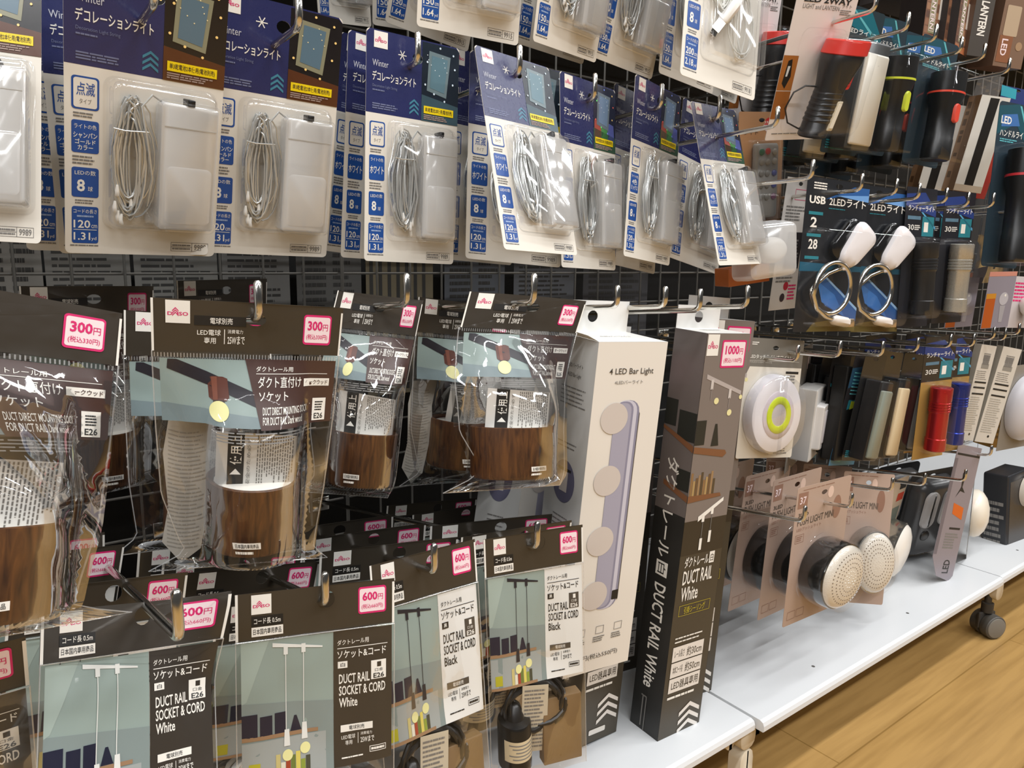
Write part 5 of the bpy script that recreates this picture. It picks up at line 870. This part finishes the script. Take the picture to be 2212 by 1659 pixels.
def paper_box(w, h):
    f, l, t = faces(w, 12, h); b = MB(w, h, .5, 0); b.box(0, 0, -12, w, h, -.02, mat('#a39c8e', .5)); f.rect(0, 0, 1, 1, mat('#cfc9be', .5), -1); f.lines(.3, .08, .75, .16, 5, GREYINK, 1, 3, .5, 0)
    for i in range(16): f.rect(.32 + .026 * i, .1, .332 + .026 * i + .008 * (i % 3), .2, GREYINK, 2)
    f.rect(.3, .19, .78, .24, mat('#8f8b83', .5), 1); f.lines(.1, .26, .85, .36, 5, GREYINK, 1, 5, .3)
    for q in (.375, .43, .495): f.rect(.12, q, .88, q + .018, INK, 1)
    f.lines(.12, .53, .86, .9, 16, mat('#aaa59b', .5), 1, 6, .45); f.disc(.62, .93, 2.5, INK, 1); return b.merge(f)
PB = [('carton', paper_box(44.0, 185.0).mesh('spec_carton'), None, None)]
rplace(PB, 'spec_sheet_box', 'slim beige box printed with three black bars, left one of the two', 'box', (44.0, 185.0), [(0, 0, 2118, 741), (1, 0, 2156, 751), (0, 1, 2074, 950), (1, 1, 2098, 953)], .50, 'slim beige printed boxes', yaw0=-30, ss=.15)
rplace(PB, 'spec_sheet_box', 'slim beige box printed with three black bars, right one of the two', 'box', (44.0, 185.0), [(0, 0, 2168, 745), (1, 0, 2207, 758), (0, 1, 2106, 951), (1, 1, 2144, 961)], .49, 'slim beige printed boxes', yaw0=-30, ss=.15)
w, h = 40.0, 150.0; f, l, t = faces(w, 40, h); b = MB(w, h, .5, 0); b.box(0, 0, -40, w, h, -.02, mat('#a97f3c', .45)); f.rect(0, 0, 1, 1, mat('#b58b45', .45), 0); f.lines(.1, .1, .9, .9, 12, mat('#80602c', .5), 1, 3); b.merge(f)
rplace([('carton', b.mesh('ochre_carton'), None, None)], 'ochre_box', 'ochre yellow box edge behind the right beige printed box', 'box', (w, h), [(0, 0, 2180, 790), (1, 0, 2212, 796), (0, 1, 2140, 965), (1, 1, 2170, 970)], .57, yaw0=-20)
w, h = 110.0, 130.0; c = MB(w, h, .5, .05); c.panel([(0, 0), (1, 0), (1, 1), (0, 1)], mat('#8d877e', .45), .6); c2 = MB(w, h, .5, .05); c2.lathe([(1, 50), (10, 50), (22, 42), (30, 26), (33, .5)], mat('#cfcdd2', .4), 'o', 55, 66, 0, 40); rplace([('backing_card', c.mesh('dome_card'), None, None), ('lamp_dome', c2.mesh('lamp_dome'), None, 'pale round dome')], 'dome_light', 'pale grey dome light cut off by the right photo edge, middle row', 'lamp', (w, h), [(0, 0, 2180, 800), (0, 1, 2150, 985), (1, 0, 2262, 790)], .55, yaw0=-5)
# -- bottom row: push lights
def push_light(metal, seed, D=44.0):
    w, h, v = 112.0, 186.0, .075; b = plain(w, h, mat('#b59d8e', .45), .5, v, 3); SK = mat('#94705f', .45); b.text('3LED', .06, .185, .24, .212, INKB, 2, .015); b.text('PUSH LIGHT MINI', .06, .225, .72, .275, INKB, 2); b.text('LEDプッシュライト', .06, .29, .5, .315, mat('#9a7464', .45), 2); b.disc(.77, .21, 9, SK, 1, 20, 16); b.disc(.62, .085, 6, mat('#e0c4b4', .4), 1, 20, 8)
    b.rect(.03, .04, .2, .15, SK, 1); b.text('37', .06, .07, .17, .12, TAGP, 2, .01); b.frame(.05, .34, .2, .4, .6, SK, 1); b.lines(.07, .35, .18, .39, 3, SK, 1, seed); b.frame(.06, .9, .2, .96, .6, SK, 1); b.frame(.22, .9, .36, .96, .6, SK, 1); b.lines(.1, .02, .9, .03, 1, SK, 1, 2)
    P = [('backing_card', b.mesh('push_card'), None, None)]; c = MB(w, h, .5, v); x, y = 62, 118
    body = mat('#121110', .16, coat=1.0) if metal == 'black' else mat('#b5b3ae', .2, .8)
    c.lathe([(1, D - 2), (6, D), (30, D), (33, D - 1), (34, D - 4)], body, 'o', x, y, 0, 44); P.append(('lamp_body', c.mesh('push_body'), None, metal + ' lamp body'))
    c = MB(w, h, .5, v); LZ = mat('#dcd4c6', .12, 0, .3, 900, coat=.8); c.lathe([(33, D - 2.5), (36, D - 3), (40, D - 8), (43, D - 18), (44, .5)], LZ, 'o', x, y, 0, 44)
    dm = mat('#6f6252', .3)
    for k in range(6):
        for i in range(int(8 + 7 * k)):
            t = 6.283 * i / (8 + 7 * k); rr = 5 + 5.6 * k; z = float(np.interp(rr, [0, D - 18, D - 8, D - 3], [44, 43, 40, 36])) + .1; c.lathe([(z - .5, 1.25), (z + .25, .7)], dm if k > 1 else LZ, 'o', x + rr * math.cos(t), y + rr * math.sin(t), 0, 6)
    P.append(('lens', c.mesh('push_lens'), 1, 'clear dotted lens')); c = MB(w, h, .5, v)
    c.loft([[(x + r * math.cos(t), y + r * math.sin(t), o) for t in np.linspace(0, 6.2832, 40, endpoint=False)] for r, o in ((D + 4, .4), (D + 3, 2), (D + 2, 34), (D, 42), (D - 8, 46.5), (4, 49))], CLEAR, False, True); P.append(('blister', c.mesh('push_blister'), None, None)); return P
PD = (112.0, 186.0); PG = 'push lights on pink-brown cards'; PBK = push_light('black', 1); PSV = push_light('silver', 2)
rplace(PBK, 'push_light', 'black push light deepest of the three, leftmost', 'lamp', PD, [(0, .2, 1600, 1112), (0, 1, 1569, 1343), (1, 1, 1664, 1300)], .582, PG, yaw0=-3)
rplace(PBK, 'push_light', 'black push light in the middle of the three black ones', 'lamp', PD, [(0, .2, 1661, 1124), (0, 1, 1633, 1363), (1, 1, 1735, 1314)], .53, PG, yaw0=-3)
rplace(PBK, 'push_light', 'foremost black push light with its dotted lens in full view', 'lamp', PD, [(0, 0, 1719, 1076), (1, 0, 1839, 1050), (0, 1, 1689, 1380), (1, 1, 1800, 1325)], .475, PG, yaw0=-3)
rplace(PSV, 'push_light', 'silver push light with dotted lens, right of the foremost black one', 'lamp', PD, [(0, 0, 1824, 1058), (1, 0, 1936, 1032), (.55, .63, 1890, 1228, 42), (1, 1, 1901, 1335)], .48, PG, yaw0=-3, ss=.15, stilt=10)
w, h, v = 112.0, 190.0, .06; b = plain(w, h, mat('#c9b7a0', .45), .5, v, 4); b.rect(.5, .06, .95, .12, INK, 1); b.rect(.5, .16, .95, .24, mat('#c9452c', .4), 1); b.rect(.4, .3, .9, .5, mat('#7d8578', .4), 1); P = [('backing_card', b.mesh('dome_push_card'), None, None)]
c = MB(w, h, .5, v); c.lathe([(1, 50), (4, 52), (24, 52), (26, 50)], mat('#b3b0a8', .15, .9), 'o', 58, 128, 0, 48); P.append(('lamp_body', c.mesh('dome_push_body'), None, 'mirror silver ring')); c = MB(w, h, .5, v); c.lathe([(26, 49), (31, 45), (36, 34), (39, 18), (40, .5)], mat('#efe9df', .3), 'o', 58, 128, 0, 48); P.append(('lens', c.mesh('dome_push_lens'), 1, 'white domed lens'))
rplace(P, 'dome_push_light', 'white domed light with mirror side, card edge toward the camera', 'lamp', (w, h), [(1, 0, 1962, 1042), (0, 0, 1930, 1050), (.52, .67, 1938, 1200, 26)], .53, None, yaw0=18, syaw=4, ss=.04)
w, h, v = 100.0, 170.0, .06; b = plain(w, h, mat('#3f3e3d', .4), .5, v, 10); P = [('backing_card', b.mesh('twin_card'), None, None)]; c = MB(w, h, .5, v); c.shell(6, 10, 94, 160, 20, [(0, .4), (2, 14), (8, 24), (14, 27)], mat('#4a4a4b', .25)); P.append(('lamp_body', c.mesh('twin_body'), None, 'dark grey oval body'))
for x in (28, 68):
    c = MB(w, h, .5, v); c.shell(x - 15, 26, x + 15, 96, 14, [(0, 26), (1, 30), (5, 32.5)], mat('#c2bfbd', .3), n=8); P.append(('light_pad', c.mesh('twin_pad'), 1, 'pale grey oval pad'))
c = MB(w, h, .5, v); c.lathe([(26, 10), (29, 9), (30, 6)], BKC, 'o', 32, 112, 0, 24); P.append(('button', c.mesh('twin_button'), 1, 'black button'))
rplace(P, 'twin_pad_lamp', 'dark grey lamp with two pale oval pads, behind the long bottom hooks', 'lamp', (w, h), [(0, 0, 1968, 1035), (1, 0, 2062, 1018), (0, 1, 1918, 1220), (1, 1, 2012, 1195)], .57, None, yaw0=-10)
w, h, v = 78.0, 235.0, .06; b = MB(w, h, .5, v); b.panel([(0, 0), (1, 0), (1, .96), (.85, 1), (.3, .96), (0, .82)], mat('#8d8489', .4), .6); b.rect(.05, .06, .98, .075, INK, 1); b.poly([(.45, .2), (.6, .17), (.55, .3), (.7, .34), (.5, .33), (.35, .38), (.5, .3)], INK, 1); b.poly([(.35, .42), (.8, .45), (.82, .54), (.38, .5)], mat('#d0641f', .4), 1); b.rect(.4, .6, .85, .615, INK, 1); b.lines(.3, .64, .85, .76, 6, GREYINK, 1, 3); b.text('LED', .5, .84, .75, .94, INK, 1, .02, -1); b.poly([(0, .1), (.12, .1), (.12, .8), (0, .8)], mat('#6d666d', .4), 1)
rplace([('backing_card', b.mesh('lavender_card'), None, None)], 'lavender_card', 'long lavender card with an orange block touching the shelf', 'card', (w, h), [(0, 0, 2066, 975), (1, 0, 2117, 988), (1, 1, 2050, 1274), (0, .82, 2012, 1218)], .50, None, yaw0=-15)
w, h, v = 110.0, 240.0, .06; b = plain(w, h, mat('#6f6d67', .4), .6, v, 3); b.rect(0, .06, 1, .075, INK, 1); b.rect(.55, .13, .9, .2, mat('#a53a3a', .4), 1); b.disc(.35, .25, 14, mat('#4d5350', .4), 1); b.poly([(.1, .5), (.9, .52), (.9, .6), (.1, .57)], mat('#8e2f33', .4), 1); b.rect(.1, .46, .9, .475, INK, 1); b.rect(.1, .72, .9, .735, INK, 1); b.lines(.15, .75, .85, .92, 8, GREYINK, 1, 5); P = [('backing_card', b.mesh('dome_back_card'), None, None)]
c = MB(w, h, .5, v); c.lathe([(1, 52), (8, 53), (16, 48), (23, 36), (28, 16), (28.5, .5)], mat('#ece3d2', .3), 'o', 70, 140, 0, 44); P.append(('lamp_dome', c.mesh('white_dome'), None, 'white dome'))
rplace(P, 'white_dome_light', 'white dome light standing out from a dark grey card above the caster', 'lamp', (w, h), [(0, 0, 2104, 966), (.3, 1, 2070, 1205), (.64, .58, 2128, 1130, 5)], .55, None, yaw0=24, syaw=1, sroll=6, ss=.1)
w, h = 80.0, 160.0; f, l, t = faces(w, 45, h); b = MB(w, h, .5, 0); b.box(0, 0, -45, w, h, -.02, mat('#2a2b2e', .35), 3); f.rect(.1, .08, .9, .9, mat('#34302d', .3), 1); l.lines(.1, .3, .9, .9, 8, GREYINK, 1, 4); b.merge(f).merge(l); P = [('carton', b.mesh('black_pack'), None, None)]; c = MB(w, h, .5, 0); c.lathe([(1, 30), (12, 30), (20, 22), (22, .5)], mat('#e2d8ca', .3), 'o', 70, 40, 0, 36); P.append(('lamp_dome', c.mesh('small_dome'), None, 'pale dome'))
rplace(P, 'black_lamp_pack', 'black pack with a pale dome at the far right end of the bottom shelf', 'lamp', (w, h), [(0, 0, 2178, 1030), (0, 1, 2172, 1215), (1, 0, 2225, 1010)], .52, None, yaw0=0)
w, h = 120.0, 90.0; f, l, t = faces(w, 60, h); b = MB(w, h, .5, 0); b.box(0, 0, -60, w, h, -.02, mat('#55504f', .45), 1); f.lines(.1, .2, .9, .8, 5, mat('#77716e', .5), 1, 3); b.merge(f)
rplace([('carton', b.mesh('grey_carton'), None, None)], 'grey_carton', 'dark mauve-grey carton bottom at the top edge, left of the brown lantern boxes', 'box', (w, h), [(0, 1, 1925, -6), (1, 1, 2036, 25), (1, 0, 2052, -80)], .62, yaw0=-5)
# -- hooks of the right half
rh = [(1891, 23, 'row end'), ]
for px, py, Y, lb in ((1891, 23, .44, 'chrome hook beside the white torch card at the top edge'), (1960, 64, .45, 'chrome hook above the yellow ringed torch'), (2020, 87, .46, 'chrome hook pointing at the leftmost brown lantern box'), (2075, 113, .46, 'chrome hook under the middle brown lantern box'), (2125, 126, .46, 'chrome hook under the slim dark lantern box'), (2178, 156, .46, 'chrome hook of the kraft boxed lamp'), (1754, 385, .45, 'chrome hook just above the white paper card'), (1678, 272, .46, 'chrome hook over the kraft remote control card'),
                      (1860, 411, .464, 'chrome hook of the left usb lamp'), (1935, 419, .478, 'chrome hook of the right usb lamp'), (1984, 429, .46, 'chrome hook of the first small black torch'), (2043, 437, .46, 'chrome hook of the second small black torch'), (2090, 445, .46, 'chrome hook of the small silver torch'), (2144, 446, .45, 'long chrome hook in front of the red tab pouch'), (2188, 457, .46, 'long chrome hook just below the one at the red tab pouch'),
                      (1722, 780, .48, 'chrome hook on the round touch light'), (1813, 771, .45, 'chrome hook above the black strip lamp'), (1905, 769, .455, 'chrome hook above the cream strip lamp'), (1981, 759, .46, 'chrome hook above the small dark red torch'), (2052, 750, .46, 'chrome hook of the small red torch'), (2102, 748, .46, 'chrome hook of the small blue torch'), (2146, 732, .47, 'chrome hook between the two slim beige boxes'), (2170, 734, .48, 'chrome hook above the right slim beige box'), (2200, 722, .48, 'last chrome hook at the right edge, middle row'),
                      (1737, 1128, .42, 'dark lit chrome hook in front of the foremost black push light'), (1838, 1097, .44, 'chrome hook on the card of the foremost black push light'), (1926, 1061, .45, 'chrome hook of the silver push light'), (1996, 1049, .46, 'chrome hook above the twin pad lamp'), (2084, 1040, .44, 'long chrome hook crossing the lavender card'), (2140, 985, .48, 'hook with crumpled clear wrap below the beige boxes')):
    HOOKS.append((px, py, Y, lb, 17, .03 if py < 900 else .12, 2.3))
# ---------------------------------------------------------------- further pieces on the same hooks
def copy_tree(o, parent=None):
    c = o.copy(); sc.collection.objects.link(c)
    if parent: c.parent = parent
    for ch in list(o.children): copy_tree(ch, c)
    return c
def find(t): return next(o for o in sc.objects if o.parent is None and str(o.get('label', '')).startswith(t))
for src, items in (
    ('clear boxed bar lamp', [(.06, 'second clear boxed bar lamp behind the one beside the red torch')]), ('black torch with yellow', [(.064, 'second torch on the hook of the yellow ringed one'), (.128, 'third torch on the hook of the yellow ringed one')]),
    ('black torch with thin red', [(.064, 'second torch on the hook of the orange switch one'), (.128, 'third torch on the hook of the orange switch one')]),
    
    
    
    ('plain black strip', [(.05, 'second black strip lamp behind the first')]), ('dark card with teal', [(.06, 'second spec card behind the one with the yellow-green square')]),
    ('grey-green bar lamp', [(.06, 'second bar lamp behind the grey-green one')]), ('bar lamp with cream', [(.06, 'second bar lamp behind the cream strip one')]),
    ('small bright red', [(.09, 'third red torch on the hook of the bright red one')]), ('small blue', [(.06, 'second blue torch behind the first')]),
    ('black push light deepest', [(.06, 'fourth black push light, behind the leftmost one')]), ('silver push light', [(.065, 'second silver push light behind the first'), (.13, 'third silver push light at the back of its hook')]),
    ('dark grey lamp with two', [(.06, 'second twin pad lamp behind the first')]),
    ('kraft boxed lamp', [(.06, 'second kraft boxed lamp behind the black striped one')]),
    ('clear pouch with a red', [(.06, 'second clear pouch behind the red tab one')]), ('lavender bulb pack', [(.06, 'second lavender bulb pack behind the orange block one')])):
    o = find(src)
    for dy, lb in items:
        c = copy_tree(o); c.location.y += dy; c.location.z -= .06 * dy; c['label'] = lb
# ---------------------------------------------------------------- chrome hooks
HK = {}
def hook(px, py, Y, label, tip=22, rise=None, r=2.6, yb=.9):
    """elbow seen at px, py; the shank runs back to the wire net"""
    if rise is None: rise = .03 if py < 560 else .08 if py < 1000 else .19
    k = (round(Y, 3), tip, rise, r)
    L = (yb - Y) * 1000
    if k not in HK:
        b = MB(); b.q = lambda x, y, o: (x * .001, -o * .001, -y * .001)
        path = [(0, rise * L, -L), (0, rise * L * .5, -L * .5), (0, 0, -9), (0, -.6, -5), (0, -2.4, -2), (0, -5, -.4), (0, -8, 0), (0, -tip, 0), (0, -tip - 1.6, 0)]
        b.tube(path, [r] * 8 + [r * .55], CHROME, 12)
        c = MB(); c.q = b.q; c.box(-14, rise * L - 4, -L - 4.5, 14, rise * L + 14, -L - 1.7, CHROME, 1)
        HK[k] = (b.mesh('hook_rod'), c.mesh('hook_plate'))
    o = make([('rod', HK[k][0], None, None), ('back_plate', HK[k][1], None, None)], 'display_hook', label, 'hook', 'chrome display hooks')
    p = unproj(px, py, Y); o.location = Vector(p); return o
for a in (
    (335, 6, .512, 'chrome hook through the champagne gold light card, tip out of the photo'), (647, 58, .522, 'chrome hook over the second champagne gold card'), (903, 135, .557, 'chrome hook of the upright white lights card'), (1122, 160, .533, 'chrome hook holding the crooked glossy light card'),
    (1284, 213, .562, 'chrome hook on the first mixed colour card'), (1428, 232, .557, 'chrome hook on the second mixed colour card'), (1553, 256, .53, 'chrome hook of the last leaning light card'),
    (560, 690, .455, 'chrome hook through the square facing socket bag'), (879, 660, .49, 'chrome hook above the bag with overturned tag'), (1153, 656, .46, 'chrome hook through the flared socket bag header'),
    (388, 1386, .345, 'long chrome hook poking out of the curled cord bag', 24), (704, 1310, .429, 'hook in the front middle white cord bag'), (938, 1240, .443, 'hook in the crooked price tag cord bag'), (1160, 1186, .444, 'hook in the rightmost cord bag')):
    hook(*a)
for a in HOOKS: hook(*a)
